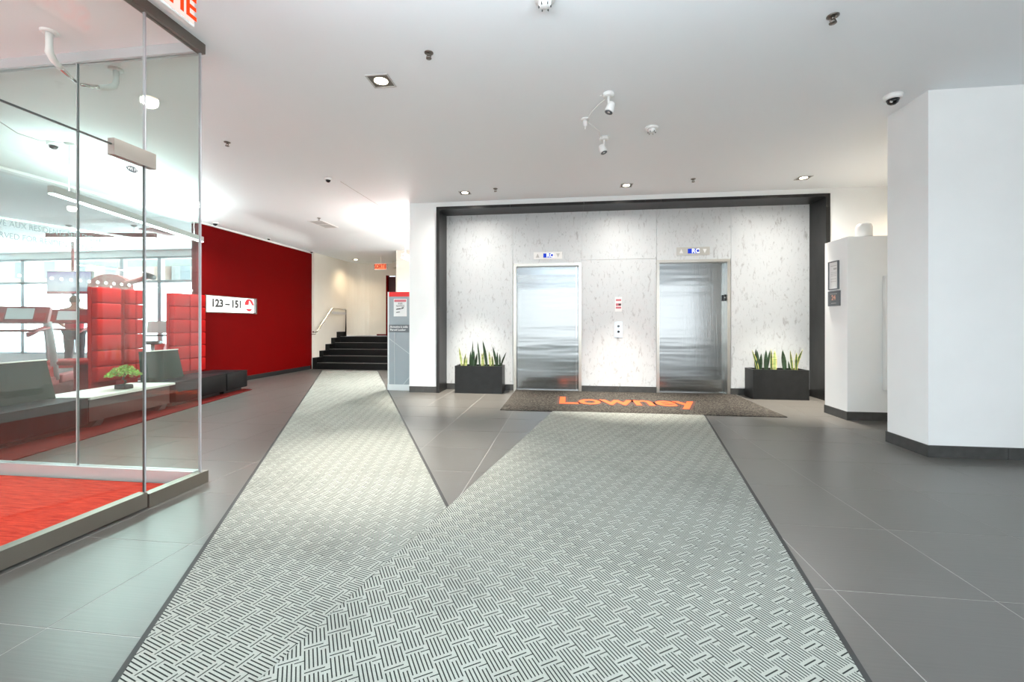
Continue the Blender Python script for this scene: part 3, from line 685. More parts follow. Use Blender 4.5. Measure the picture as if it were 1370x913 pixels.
# ------------------------------------------------------------------ planters
def planter(x0, x1, label):
    r = thing('planter', label, 'planter', ((x0+x1)/2, 7.10, 0)); hw = (x1-x0)/2; t = 0.025; h = 0.445
    mb = MB().box(-hw, hw, -0.155, -0.155+t, 0.0, h).box(-hw, hw, 0.155-t, 0.155, 0.0, h).box(-hw, -hw+t, -0.155+t, 0.155-t, 0.0, h).box(hw-t, hw, -0.155+t, 0.155-t, 0.0, h).box(-hw+t, hw-t, -0.155+t, 0.155-t, 0.0, 0.03)
    mb.build('box', M['planter'], r)
    B(-hw+t, hw-t, -0.155+t, 0.155-t, 0.03, h-0.035).build('soil', M['soil'], r)
planter(-1.83, -1.05, 'long charcoal planter standing left of the left elevator')
planter(2.745, 3.525, 'long charcoal planter standing right of the right elevator')
def leaf(parent, bx, by, tx, tz, w, m, z0=0.0, lean=0.0):
    """one blade: base at local (bx,by,z0), tip displaced by tx along x and up to tz"""
    n = 9; vs = []; fs = []; acr = []
    tw = random.uniform(-0.5, 0.5)
    for i in range(n):
        t = i/(n-1)
        ww = w*(0.55+0.75*math.sin(min(1, t*1.35)*PI*0.5)*0.6)*(1-t**3.2)+0.001
        px = bx+tx*t**1.3; py = by+lean*t*t; pz = z0+(tz-z0)*t
        ca, sa_ = math.cos(tw*(0.4+t)), math.sin(tw*(0.4+t))
        for k, (a, dpt) in enumerate(((-1, 0.0), (-0.45, 0.35), (0.0, 0.5), (0.45, 0.35), (1, 0.0))):
            q = (a*ww/2, dpt*ww*0.45)
            vs.append((px+q[0]*ca-q[1]*sa_, py+q[0]*sa_+q[1]*ca, pz)); acr.append(abs(a))
    for i in range(n-1):
        for k in range(4): fs.append((i*5+k, i*5+k+1, (i+1)*5+k+1, (i+1)*5+k))
    # back faces give the blade its thickness
    o = len(vs); th = 0.004
    vs += [(v[0], v[1]+th, v[2]) for v in vs]; acr += acr
    fs += [tuple(o+i for i in reversed(f)) for f in fs[:]]
    for i in range(n-1):
        fs.append((i*5, (i+1)*5, o+(i+1)*5, o+i*5)); fs.append((i*5+4, o+i*5+4, o+(i+1)*5+4, (i+1)*5+4))
    fs.append(tuple([(n-1)*5+k for k in range(5)]+[o+(n-1)*5+k for k in range(4, -1, -1)]))
    mb = MB().add(vs, fs, True); ob = mb.build('leaf', m, parent)
    at = ob.data.attributes.new('across', 'FLOAT', 'POINT'); at.data.foreach_set('value', acr)
    return ob
PX = 0.01225
def plant(px0, leaves, X0, label, group):
    """leaves: (base offset m, tip offset m, tip height m above rim, width, kind)"""
    r = thing('snake_plant', label, 'plant', (X0, 7.09, 0.41), group=group)
    for i, (b, t, h, w, k) in enumerate(leaves):
        leaf(r, b, random.uniform(-0.05, 0.05), t-b, h+0.035, w, M[{'d': 'leaf_dark', 'e': 'leaf_edge', 'p': 'leaf_pale'}[k]], lean=random.uniform(-0.03, 0.03))
GL = 'snake plants in the planter left of the left elevator'
plant(0, [(0.0, -0.045, 0.30, 0.042, 'p'), (0.04, 0.075, 0.20, 0.038, 'e'), (0.075, 0.095, 0.14, 0.05, 'p')], -1.745, 'leftmost clump of snake plant in the left planter, yellow edged', GL)
plant(0, [(-0.03, -0.015, 0.24, 0.05, 'd'), (0.0, 0.012, 0.40, 0.034, 'd'), (0.03, 0.035, 0.26, 0.052, 'd'), (0.055, 0.085, 0.20, 0.045, 'd')], -1.575, 'second clump from the left in the left planter, all dark green', GL)
plant(0, [(-0.05, -0.095, 0.40, 0.036, 'd'), (-0.015, 0.01, 0.22, 0.05, 'p'), (0.05, -0.015, 0.41, 0.055, 'd'), (0.0, -0.03, 0.19, 0.05, 'e')], -1.385, 'tallest clump of snake plant at the middle of the left planter', GL)
plant(0, [(-0.01, -0.03, 0.24, 0.042, 'p'), (0.02, 0.005, 0.16, 0.045, 'e'), (0.085, 0.02, 0.31, 0.052, 'd'), (0.095, 0.09, 0.22, 0.04, 'd')], -1.25, 'fourth clump from the left in the left planter, one dark blade leaning over', GL)
plant(0, [(0.0, -0.005, 0.19, 0.034, 'd'), (0.01, 0.105, 0.22, 0.036, 'd')], -1.11, 'small forked clump of snake plant at the right end of the left planter', GL)
GR = 'snake plants in the planter right of the right elevator'
plant(0, [(0.03, -0.06, 0.29, 0.05, 'e'), (0.0, 0.0, 0.31, 0.05, 'd'), (0.06, 0.045, 0.28, 0.045, 'd')], 2.83, 'leftmost clump of snake plant in the right planter', GR)
plant(0, [(-0.03, -0.025, 0.23, 0.06, 'd'), (0.03, 0.04, 0.29, 0.06, 'd'), (0.06, 0.12, 0.29, 0.04, 'd')], 2.955, 'second clump from the left in the right planter, dark green', GR)
plant(0, [(-0.045, -0.06, 0.30, 0.045, 'e'), (0.0, 0.01, 0.29, 0.085, 'p')], 3.12, 'broad pale clump of snake plant at the middle of the right planter', GR)
plant(0, [(0.0, -0.035, 0.29, 0.085, 'd'), (-0.02, -0.03, 0.20, 0.05, 'd')], 3.245, 'single broad dark blade of snake plant right of the pale clump', GR)
plant(0, [(0.0, -0.045, 0.29, 0.045, 'e'), (0.055, 0.05, 0.25, 0.05, 'e'), (0.075, 0.17, 0.30, 0.048, 'e'), (-0.02, -0.03, 0.12, 0.04, 'd')], 3.345, 'rightmost spreading clump of snake plant in the right planter', GR)

# ------------------------------------------------------------------ parcel kiosk
k = thing('parcel_kiosk', 'grey parcel locker kiosk with a red cap beside the portal wall', 'kiosk', (-2.83, 7.3, 0))
B(-0.19, 0.20, -0.19, 0.2, 0.10, 1.59).build('body', M['kiosk'], k)
B(-0.215, -0.19, -0.19, 0.2, 0.10, 1.67).build('side_panel', M['kiosk_base'], k)
B(-0.215, 0.20, -0.2, 0.2, 0, 0.10).build('plinth', M['kiosk_base'], k)
B(-0.19, 0.20, -0.19, 0.2, 1.59, 1.67).build('red_cap', M['kred'], k, 'glossy red cap')
B(-0.19, 0.20, -0.194, -0.19, 0.985, 1.115).build('text_band', M['slateprint'], k)
text('lettering', 'Armoire à colis\nParcel Locker', 0.05, M['paper'], facing('-y', (-0.17, -0.195, 1.052)), k, 0.0008, align='LEFT')
kn = B(-0.105, 0.125, -0.193, -0.19, 1.255, 1.55).build('notice', M['paper'], k, 'white notice with a red heading')
B(-0.095, 0.115, -0.195, -0.193, 1.50, 1.54).build('notice_heading', M['pinkprint'], kn)
text('notice_text', 'AVIS\nNOTICE', 0.04, M['ink'], facing('-y', (0.01, -0.1945, 1.45)), kn)
for (u, z, w, h) in ((-0.02, 1.38, 0.09, 0.028), (0.05, 1.395, 0.04, 0.035), (-0.03, 1.325, 0.07, 0.02)):
    MB().extr([(u-w/2, z-h/2), (u+w/2, z-h*0.1), (u+w*0.45, z+h/2), (u-w*0.4, z+h*0.2)], 'y', -0.195, -0.193).build('camera_print', M['ink'], kn)
for (a, b) in (((-0.19, 0.88), (0.20, 0.60)), ((0.06, 0.10), (0.20, 0.26)), ((-0.09, 0.985), (-0.09, 0.10))):
    d = Vector((b[0]-a[0], b[1]-a[1])).normalized(); q = Vector((-d.y, d.x))*0.006
    MB().extr([(a[0]+q.x, a[1]+q.y), (a[0]-q.x, a[1]-q.y), (b[0]-q.x, b[1]-q.y), (b[0]+q.x, b[1]+q.y)], 'y', -0.1925, -0.19).build('line_print', M['kiosk_line'], k)

# ------------------------------------------------------------------ right side items
f1 = thing('framed_notice', 'framed notice on the end of the low white partition', 'frame', (3.25, 5.84, 1.55))
MB().box(-0.02, 0, -0.10, -0.088, 0, 0.35).box(-0.02, 0, 0.088, 0.10, 0, 0.35).box(-0.02, 0, -0.088, 0.088, 0, 0.012).box(-0.02, 0, -0.088, 0.088, 0.338, 0.35).build('frame', M['slateprint'], f1)
B(-0.010, 0, -0.088, 0.088, 0.012, 0.338).build('page', M['paper'], f1)
for z, h in ((0.29, 0.006), (0.245, 0.02), (0.21, 0.005), (0.19, 0.005), (0.17, 0.005), (0.13, 0.005), (0.10, 0.005)):
    B(-0.0108, -0.010, -0.06, 0.06 if h < 0.01 else -0.0, z, z+h).build('text_line', M['grille'], f1)
f2 = thing('dark_sign', 'dark grey plaque with orange figures under the framed notice', 'sign', (3.25, 5.835, 1.35))
B(-0.012, 0, -0.12, 0.12, 0, 0.185).build('plate', M['slateprint'], f2)
text('figures', '24', 0.085, mat('peach_print', (0.75, 0.40, 0.30), 0.5), facing('-x', (-0.0135, 0, 0.10)), f2, 0.002)
B(-0.013, -0.012, -0.07, 0.07, 0.145, 0.152).build('text_line', M['grille'], f2); B(-0.013, -0.012, -0.05, 0.05, 0.03, 0.037).build('text_line', M['grille'], f2)
wp = thing('wall_panel', 'slim white raised panel on the front of the low partition', 'panel', (4.0, 5.59, 0.36))
MB().bbox(-0.375, 0.375, -0.055, -0.0005, 0, 1.325, 0.006, 2).build('board', M['plastic_white'], wp)
B(-0.36, 0.36, -0.058, -0.055, 0.02, 1.305).build('face', M['plastic_white'], wp)
cy = thing('white_canister', 'rounded white canister standing on top of the low partition', 'canister', (3.51, 5.72, 2.155))
MB().lathe([(0.082, 0), (0.082, 0.13), (0.070, 0.165), (0.03, 0.178), (0.0, 0.18)], n=24).build('body', M['plastic_white'], cy)
MB().lathe([(0.086, 0), (0.086, 0.012)], n=24).build('base_ring', M['grille'], cy)

# ------------------------------------------------------------------ ceiling items
def downlight(x, y, label, s=0.09, power=34, color=(1.0, 0.955, 0.89), rz=0, z=CZ, spot=2.65, pool=0):
    r = thing('downlight', label, 'downlight', (x, y, z), rz, group='square recessed downlights')
    MB().box(-s, s, -s, -s+0.012, -0.006, 0.0).box(-s, s, s-0.012, s, -0.006, 0.0).box(-s, -s+0.012, -s+0.012, s-0.012, -0.006, 0).box(s-0.012, s, -s+0.012, s-0.012, -0.006, 0).build('trim', M['grille'], r)
    B(-s+0.012, s-0.012, -s+0.012, s-0.012, -0.002, -0.0005).build('baffle', M['black'] if s < 0.09 else mat('baffle_grey', (0.12, 0.11, 0.09), 0.5), r)
    MB().lathe([(0, -0.006), (s*0.48, -0.005), (s*0.58, -0.003), (s*0.58, -0.002)], n=20).build('lamp', M['warm_lamp'], r)
    d = bpy.data.lights.new('downlight_beam', 'SPOT'); d.energy = power; d.color = color; d.spot_size = spot; d.spot_blend = 1.0; d.shadow_soft_size = 0.06
    o = bpy.data.objects.new('downlight_beam', d); C.objects.link(o); o.location = (0, 0, -0.03); o.parent = r
    if pool:
        d = bpy.data.lights.new('downlight_pool', 'SPOT'); d.energy = pool; d.color = (1.0, 0.93, 0.82); d.spot_size = 0.94; d.spot_blend = 1.0; d.shadow_soft_size = 0.06
        o = bpy.data.objects.new('downlight_pool', d); C.objects.link(o); o.location = (0, 0, -0.03); o.parent = r
downlight(-1.517, 3.41, 'large square downlight in the open ceiling left of the spotlights', 0.095, 130, pool=420)
downlight(-1.553, 6.49, 'square downlight above the left planter', 0.085, 66, spot=3.0, pool=900)
downlight(0.83, 6.435, 'square downlight above the space between the elevators', 0.085, 66, spot=3.0, pool=900)
downlight(3.18, 6.41, 'square downlight above the right planter', 0.085, 66, spot=3.0, pool=900)
downlight(-5.85, 11.5, 'square downlight over the stair landing', 0.08, 34, (1.0, 0.78, 0.52), z=2.91, spot=2.3)
downlight(5.2, 6.2, 'square downlight hidden behind the right column', 0.075, 130, (1.0, 0.80, 0.58))

def sprinkler(x, y, label, z=CZ, s=1.0):
    r = thing('sprinkler', label, 'sprinkler', (x, y, z), group='ceiling sprinklers')
    MB().lathe([(0.0, -0.010*s), (0.022*s, -0.010*s), (0.033*s, -0.004*s), (0.033*s, 0.0)], n=18).build('escutcheon', M['steel_dark'], r)
    MB().lathe([(0.010*s, -0.020*s), (0.010*s, -0.010*s)], n=10).build('stem', M['steel_dark'], r)
    MB().tube([(-0.008*s, 0, -0.018*s), (-0.016*s, 0, -0.028*s), (0, 0, -0.040*s), (0.016*s, 0, -0.028*s), (0.008*s, 0, -0.018*s)], 0.004*s, 6).build('yoke', M['steel_dark'], r)
    MB().lathe([(0.0, -0.045*s), (0.020*s, -0.044*s), (0.020*s, -0.040*s), (0.0, -0.040*s)], n=14).build('deflector', M['steel_dark'], r)
sprinkler(-1.012, 3.10, 'dark sprinkler head beside the large square downlight', s=1.0)
sprinkler(1.694, 3.06, 'dark sprinkler head at the top right of the ceiling', s=1.1)
sprinkler(-1.061, 6.35, 'sprinkler head near the downlight over the left planter')
sprinkler(1.704, 6.27, 'sprinkler head in front of the right elevator')
sprinkler(-4.65, 7.70, 'sprinkler head beside the ceiling grille in the lounge')
sprinkler(-3.70, 4.35, 'sprinkler head seen through the vestibule glass')

def spot(x, y, ang, label):
    r = thing('ceiling_spotlight', label, 'spotlight', (x, y, CZ), ang, group='white ceiling spotlights')
    MB().lathe([(0.035, -0.03), (0.05, -0.022), (0.05, 0)], n=20).build('canopy', M['plastic_white'], r)
    MB().tube([(0, 0, -0.03), (0, 0, -0.075), (0.012, 0, -0.095)], 0.012, 8).build('arm', M['plastic_white'], r)
    Mx = Matrix.Translation((0.02, 0, -0.11)) @ Matrix.Rotation(0.35, 4, 'Y')
    MB().lathe([(0.0, 0.035), (0.03, 0.03), (0.036, 0.0), (0.040, -0.045), (0.040, -0.055)], n=18).xf(Mx).build('head', M['plastic_white'], r)
    MB().lathe([(0.0, -0.054), (0.034, -0.057), (0.034, -0.054)], n=18).xf(Mx).build('lens', M['slateprint'], r)
    MB().tube([(-0.05, 0, -0.018), (-0.075, 0, -0.022)], 0.004, 6).build('screw', M['plastic_white'], r)
spot(0.347, 3.85, 0.2, 'larger white ceiling spotlight nearest the viewer with a loose cable')
spot(0.381, 4.75, 2.6, 'smaller white ceiling spotlight farther back beside the plug')
pl = thing('ceiling_plug', 'white ceiling plug left of the two spotlights', 'plug', (0.166, 4.30, CZ))
MB().lathe([(0.02, -0.012), (0.042, -0.008), (0.042, 0)], n=18).build('rose', M['plastic_white'], pl)
MB().lathe([(0.012, -0.075), (0.020, -0.06), (0.020, -0.012)], n=14).build('body', M['plastic_white'], pl)
MB().lathe([(0.004, -0.105), (0.006, -0.075)], n=8).build('tip', M['plastic_white'], pl)
cable = [Vector(p) for p in ((0.347, 3.88, 3.108), (0.28, 3.95, 3.09), (0.22, 4.08, 3.085), (0.185, 4.22, 3.085), (0.176, 4.29, 3.10))]
tag(MB().tube(cable, 0.0035, 6).build('spotlight_cable', M['plastic_white']), 'thin white cable looping from the larger spotlight to the plug', 'cable')
cable = [(0.186, 4.32, 3.10), (0.26, 4.42, 3.09), (0.31, 4.52, 3.095), (0.33, 4.64, 3.09), (0.36, 4.71, 3.108)]
tag(MB().tube(cable, 0.0035, 6).build('spotlight_cable', M['plastic_white']), 'thin white cable from the plug to the smaller spotlight', 'cable')
def smoke(x, y, label, s=1.0):
    r = thing('smoke_detector', label, 'smoke detector', (x, y, CZ))
    MB().lathe([(0.035*s, -0.02*s), (0.062*s, -0.016*s), (0.065*s, 0)], n=24).build('base', M['plastic_white'], r)
    MB().lathe([(0.0, -0.055*s), (0.025*s, -0.055*s), (0.038*s, -0.045*s), (0.042*s, -0.02*s)], n=20).build('cap', M['plastic_white'], r)
    for q in range(6):
        a = q*PI/3; MB().box(-0.004, 0.004, -0.002, 0.002, -0.008, 0.008).xf(Matrix.Translation((0.036*s*math.cos(a), 0.036*s*math.sin(a), -0.050*s)) @ Matrix.Rotation(a, 4, 'Z')).build('slot', M['ink'], r)
smoke(0.84, 4.57, 'white smoke detector right of the spotlights')
smoke(-0.14, 2.67, 'white smoke detector at the very top edge of the picture')
def dome(x, y, z, s, label, dark=True):
    r = thing('dome_camera', label, 'camera', (x, y, z))
    MB().lathe([(0.060*s, -0.045*s), (0.072*s, -0.035*s), (0.075*s, 0)], n=28).build('housing', M['plastic_white'], r)
    MB().lathe([(0.0, -0.092*s), (0.022*s, -0.088*s), (0.040*s, -0.074*s), (0.052*s, -0.045*s)], n=24).build('dome', mat('smoked_dome', (0.012, 0.012, 0.014), 0.12), r)
    MB().lathe([(0.0, -0.012), (0.012*s, -0.012), (0.012*s, 0)], n=14).xf(Matrix.Translation((-0.03*s, -0.030*s, -0.068*s)) @ Matrix.Rotation(0.9, 4, 'X')).build('lens', M['grille'], r)
dome(2.80, 4.19, CZ, 0.92, 'black and white dome camera beside the right column')
dome(-3.248, 5.60, CZ, 0.65, 'small dome camera on the ceiling before the lounge')
dome(-5.60, 4.12, CZ, 0.8, 'white dome camera on the lounge ceiling behind the vestibule glass')
dome(RX+0.12, 10.0, 2.91, 0.6, 'small camera at the far top corner of the red wall')
dome(RX+0.12, 7.05, 2.94, 0.7, 'white camera at the near top corner of the red wall')
dome(RX+0.12, 8.45, 2.93, 0.5, 'small black sensor at the middle top of the red wall')
vn = thing('ceiling_grille', 'grey slotted ventilation grille in the lounge ceiling', 'vent', (-4.85, 8.19, CZ))
MB().box(-0.15, 0.15, -0.31, -0.285, -0.008, 0).box(-0.15, 0.15, 0.285, 0.31, -0.008, 0).box(-0.15, -0.13, -0.285, 0.285, -0.008, 0).box(0.13, 0.15, -0.285, 0.285, -0.008, 0).box(-0.13, 0.13, -0.008, 0.008, -0.008, 0).build('frame', M['plastic_white'], vn)
B(-0.13, 0.13, -0.285, 0.285, -0.0015, 0).build('backing', M['nosing'], vn)
for q in range(20):
    yy = -0.272+q*0.0287; 
    if abs(yy) > 0.012: B(-0.13, 0.13, yy-0.009, yy+0.009, -0.006, -0.003).build('slat', M['grille'], vn)

struct('trim_3', B(-3.155, -3.149, 5.75, 8.3, CZ-0.004, CZ+0.001), M['grille'], 'thin joint line in the ceiling running towards the lounge pendant', 'trim')
# hanging exit signs
def exit_sign(loc, rz, L, H, label, face, m_text, twosided=True):
    r = thing('exit_sign', label, 'exit sign', loc, rz)
    MB().bbox(-L/2, L/2, -0.02, 0.02, -H, 0, 0.004, 1).build('housing', M['plastic_white'], r)
    B(-L/2+0.012, L/2-0.012, -0.022, -0.02, -H+0.012, -0.012).build('face', face, r)
    text('lettering', 'SORTIE', H*0.95, m_text, facing('-y', (0, -0.0235, -H/2)), r, 0.004*H/0.2, xs=min(1.0, L/(H*0.95*3.15)))
    B(-L/2+0.012, L/2-0.012, 0.02, 0.022, -H+0.012, -0.012).build('face', face, r)
    text('lettering', 'SORTIE', H*0.95, m_text, Matrix.Rotation(PI, 4, 'Z') @ facing('-y', (0, -0.0235, -H/2)), r, 0.004*H/0.2, xs=min(1.0, L/(H*0.95*3.15)))
    MB().tube([(0, 0, 0), (0, 0, CZ-loc[2])], 0.012, 8).build('stem', M['plastic_white'], r)
    return r
exit_sign((-2.22, 2.09, 3.085), PI/2, 0.50, 0.19, 'large lit exit sign hung before the vestibule glass, cut off by the picture edge', M['exit_face'], M['red_led'])
exit_sign((-4.90, 11.0, 2.715), 0, 0.34, 0.165, 'small red lit exit sign hanging over the stairs', M['exit_face2'], mat('exit_dark_red', (0.35, 0.005, 0.005), 0.6))

# steel pipe arms bracing the vestibule glass
def arm(y0, y1, z1, label):
    r = thing('pipe_arm', label, 'bracket', (-3.495, y0, CZ))
    MB().lathe([(0.03, -0.014), (0.048, -0.010), (0.048, 0)], n=20).build('flange', M['plastic_white'], r)
    d = y1-y0
    MB().tube([(0, 0, -0.01), (0, 0, -0.10), (-0.01, d*0.03, -0.135), (-0.03, d*0.2, -0.165), (-0.05, d*0.45, -0.185)], [0.020, 0.020, 0.024, 0.022, 0.019], 12).build('elbow', M['plastic_white'], r)
    MB().tube([(-0.05, d*0.45, -0.185), (-0.085, d*0.98, -0.215)], [0.016, 0.010], 10).build('rod', M['chrome'], r)
arm(2.546, GY-0.012, 2.9, 'white pipe arm bracing the glass from inside the vestibule')
arm(2.99, GY+0.012, 2.9, 'white pipe arm bracing the glass from the lounge side')

# ------------------------------------------------------------------ pendants and lounge lamps
def linear(p0, p1, z, label, m_body, power, hang, col=(0.9, 1.0, 1.0), ceil=CZ, up=0):
    a = Vector((*p0, 0)); b = Vector((*p1, 0)); c = (a+b)/2; L = (b-a).length; rz = math.atan2((b-a).y, (b-a).x)
    r = thing('linear_lamp', label, 'lamp', (c.x, c.y, z), rz)
    MB().box(-L/2, L/2, -0.03, 0.03, 0.008, 0.085).build('housing', m_body, r)
    B(-L/2+0.004, L/2-0.004, -0.026, 0.026, -0.004, 0.008).build('diffuser', M['led'], r)
    for s in hang: MB().tube([(s*L, 0, 0.08), (s*L, 0, ceil-z)], 0.004, 6).build('cord', M['plastic_white'], r)
    for s in hang: MB().lathe([(0.02, -0.03), (0.045, -0.012), (0.045, 0)], c=(s*L, 0, ceil-z), n=16).build('canopy', M['grille'], r)
    area_light('linear_beam', (0, 0, -0.012), (0, 0, 0), L, 0.05, power, col, r)
    if up:
        B(-L/2+0.004, L/2-0.004, -0.026, 0.026, 0.080, 0.0853).build('top_diffuser', M['led'], r)
        area_light('linear_uplight', (0, 0, 0.10), (PI, 0, 0), L, 0.05, up, col, r)
    return r
linear((-5.39, 3.94), (-6.09, 6.61), 2.50, 'long linear pendant lamp in the lounge before the gym glass', M['grille'], 62, (-0.42, 0.42), (0.82, 1.0, 0.97), up=14)
linear((-2.98, 7.62), (-2.98, 9.0), 2.33, 'linear pendant lamp half hidden behind the portal wall', M['plastic_white'], 95, (-0.40, 0.40), (1, 0.97, 0.92), up=18)
linear((-1.2, 1.15), (1.4, 1.15), 2.35, 'unseen linear fill lamp added over the middle of the wide mat', M['grille'], 12, (-0.40, 0.40), (0.76, 0.90, 1.0), up=58)  # added above the view to brighten the ceiling, no known lamp here
linear((-1.0, -1.2), (1.8, -1.2), 2.35, 'unseen linear fill lamp added over the entrance end of the wide mat', M['grille'], 12, (-0.40, 0.40), (0.76, 0.90, 1.0), up=45)  # second added lamp, behind the camera, lifts the ceiling brightness
linear((-9.45, 6.85), (-7.49, 7.11), 2.70, 'linear pendant lamp inside the gym', M['machreflect'], 14, (-0.3, 0.3), ceil=2.93)
rl = thing('round_downlight', 'round recessed lamp in the lounge ceiling behind the vestibule glass', 'downlight', (-3.675, 3.43, CZ))
MB().lathe([(0.040, -0.004), (0.052, -0.004), (0.055, 0)], n=24).build('trim', M['plastic_white'], rl)
MB().lathe([(0, -0.003), (0.034, -0.003), (0.040, -0.002)], n=24).build('lamp', M['warm_lamp'], rl)
d = bpy.data.lights.new('round_beam', 'SPOT'); d.energy = 28; d.color = (1, 0.93, 0.82); d.spot_size = 2.2; d.spot_blend = 0.9; d.shadow_soft_size = 0.06
o = bpy.data.objects.new('round_beam', d); C.objects.link(o); o.location = (0, 0, -0.03); o.parent = rl
# loose cord and second canopy of the lounge pendant
tag(MB().tube([(-5.42, 4.06, 3.09), (-5.40, 3.85, 3.02), (-5.38, 3.65, 3.01), (-5.35, 3.42, 3.08)], 0.004, 6).build('lamp_cord', M['grille']), 'thin grey cord swagging under the lounge ceiling', 'cord')
lc = thing('ceiling_canopy', 'grey flat ceiling canopy where the lamp cord begins', 'canopy', (-5.35, 3.40, CZ)); MB().lathe([(0.03, -0.03), (0.06, -0.02), (0.06, 0)], n=20).build('cover', M['grille'], lc); MB().lathe([(0.008, -0.045), (0.008, -0.03)], n=8).build('grip', M['grille'], lc)

# ------------------------------------------------------------------ lounge: number sign, benches, pads, bonsai
sg = thing('number_sign', 'lit white number sign set into the red wall', 'sign', (RX, 7.595, 1.345))
MB().box(-0.01, 0.02, -0.625, 0.625, -0.015, 0.0).box(-0.01, 0.02, -0.625, 0.625, 0.285, 0.30).box(-0.01, 0.02, -0.64, -0.625, -0.015, 0.30).box(-0.01, 0.02, 0.625, 0.64, -0.015, 0.30).build('frame', M['steel_dark'], sg)
B(0.0005, 0.006, -0.625, 0.56, 0.0, 0.285).build('lightbox', M['lightbox'], sg)
B(0.0005, 0.004, 0.575, 0.625, 0.0, 0.285).build('end_panel', M['mullion'], sg)
for body, dy in (('123', -0.37), ('–', -0.13), ('151', 0.10)): text('digits', body, 0.19, M['ink'], facing('+x', (0.0075, dy, 0.155)), sg, 0.011)
nseg = 28
def disc(cy, cz, r, x, a0=0, a1=2*PI):
    return [(cy+r*math.cos(a0+(a1-a0)*k/nseg), cz+r*math.sin(a0+(a1-a0)*k/nseg)) for k in range(nseg+(1 if a1-a0 < 6 else 0))]
lg = MB().extr(disc(0.43, 0.155, 0.125, 0, 0.0, PI)[::-1], 'x', 0.007, 0.0085).build('emblem', M['logo_red'], sg, 'red and white round emblem')
MB().extr(disc(0.43, 0.125, 0.095, 0, PI*1.15, PI*1.85)[::-1], 'x', 0.007, 0.0085).build('emblem_foot', M['logo_red'], lg)
MB().extr([(0.42, 0.16), (0.50, 0.175), (0.43, 0.245)][::-1], 'x', 0.0085, 0.0095).build('emblem_flash', M['lightbox'], lg)

bd = math.atan2(-0.991, 0.134)    # bench direction, from the far end towards the vestibule
BO = (-5.45, 6.86)
bu = Vector((math.cos(bd), math.sin(bd)))
def bench_at(s): return (BO[0]+bu.x*s, BO[1]+bu.y*s, 0)
# local x runs along the bench, local -y is the side of the red wall (behind)
def bench_module(s0, s1, label, group='black bench modules'):
    r = thing('bench', label, 'bench', bench_at((s0+s1)/2), bd, group=group); h = (s1-s0)/2
    MB().bbox(-h+0.004, h-0.004, -0.60, 0.0, 0.06, 0.34, 0.012, 2).build('seat_block', M['leather'], r)
    B(-h+0.05, h-0.05, -0.52, -0.08, 0.01, 0.06).build('plinth', M['black'], r)
    MB().tube([(-h+0.004, 0.0, 0.335), (h-0.004, 0.0, 0.335)], 0.004, 6).build('piping', M['leather'], r)
bench_module(0.0, 0.55, 'black leather bench block at the far end of the lounge bench')
bench_module(0.555, 1.62, 'black leather bench block next to the far end, crossed by the glass corner')
tb = thing('bench_table', 'white topped low table section carrying the bonsai in the lounge bench', 'table', bench_at(2.22), bd)
B(-0.595, 0.595, -0.60, 0.0, 0.315, 0.34).build('table_top', M['laminate'], tb)
B(-0.56, 0.56, -0.55, -0.05, 0.07, 0.315).build('cabinet', mat('panel_red_reflection', (0.05, 0.02, 0.018), 0.4), tb)  # dark front coloured brown for the red carpet mirrored in the glass
for x in (-0.45, 0.45): MB().extr([(-0.02+x, 0.01), (0.10+x, 0.01), (0.02+x, 0.07), (-0.06+x, 0.07)], 'y', -0.5, -0.04).build('leg', M['black'], tb)
bench_module(2.83, 3.9, 'black leather bench block nearest the vestibule')
def backrest(s0, s1, off, label):
    r = thing('back_cushion', label, 'cushion', bench_at((s0+s1)/2), bd, group='slate back cushions'); h = (s1-s0)/2
    q = MB(); t = 0.12
    p = [(-h, 0.345), (h, 0.345), (h*0.94, 0.75), (-h*0.94, 0.75)]
    q.add([(x, off+(0.0 if z < 0.5 else -0.08), z) for x, z in p]+[(x, off-t+(0.0 if z < 0.5 else -0.05), z) for x, z in p], [(3, 2, 1, 0), (4, 5, 6, 7), (0, 1, 5, 4), (1, 2, 6, 5), (2, 3, 7, 6), (3, 0, 4, 7)])
    q.build('cushion_body', M['leather_green'], r)
    MB().tube([(-h*0.94, off-0.075, 0.752), (h*0.94, off-0.075, 0.752)], 0.008, 6).build('piping', M['laminate'], r)
backrest(2.86, 3.62, -0.32, 'slate green back cushion on the bench nearest the vestibule')
backrest(0.98, 1.60, -0.36, 'slate green back cushion on the bench beside the bonsai')
bx = bench_at(2.20); bz = 0.34; ib = Vector((bx[0]-0.24*math.sin(-bd)*-1, bx[1], 0))
bonsai_p = Vector(bench_at(2.18))+Vector((bu.y, -bu.x, 0))*0.20
bt = thing('bonsai', 'small green bonsai in a shallow dark tray on the white table', 'plant', (bonsai_p.x, bonsai_p.y, 0.34))
MB().bbox(-0.075, 0.075, -0.055, 0.055, 0, 0.05, 0.008, 2).build('tray', M['black'], bt)
B(-0.065, 0.065, -0.045, 0.045, 0.045, 0.054).build('soil', M['soil'], bt)
MB().tube([(0, 0, 0.05), (0.015, 0.01, 0.09), (-0.01, -0.005, 0.125), (0.02, 0.0, 0.165), (0.0, 0.01, 0.21)], [0.014, 0.012, 0.010, 0.008, 0.004], 8).build('trunk', M['bark'], bt)
fb = MB()
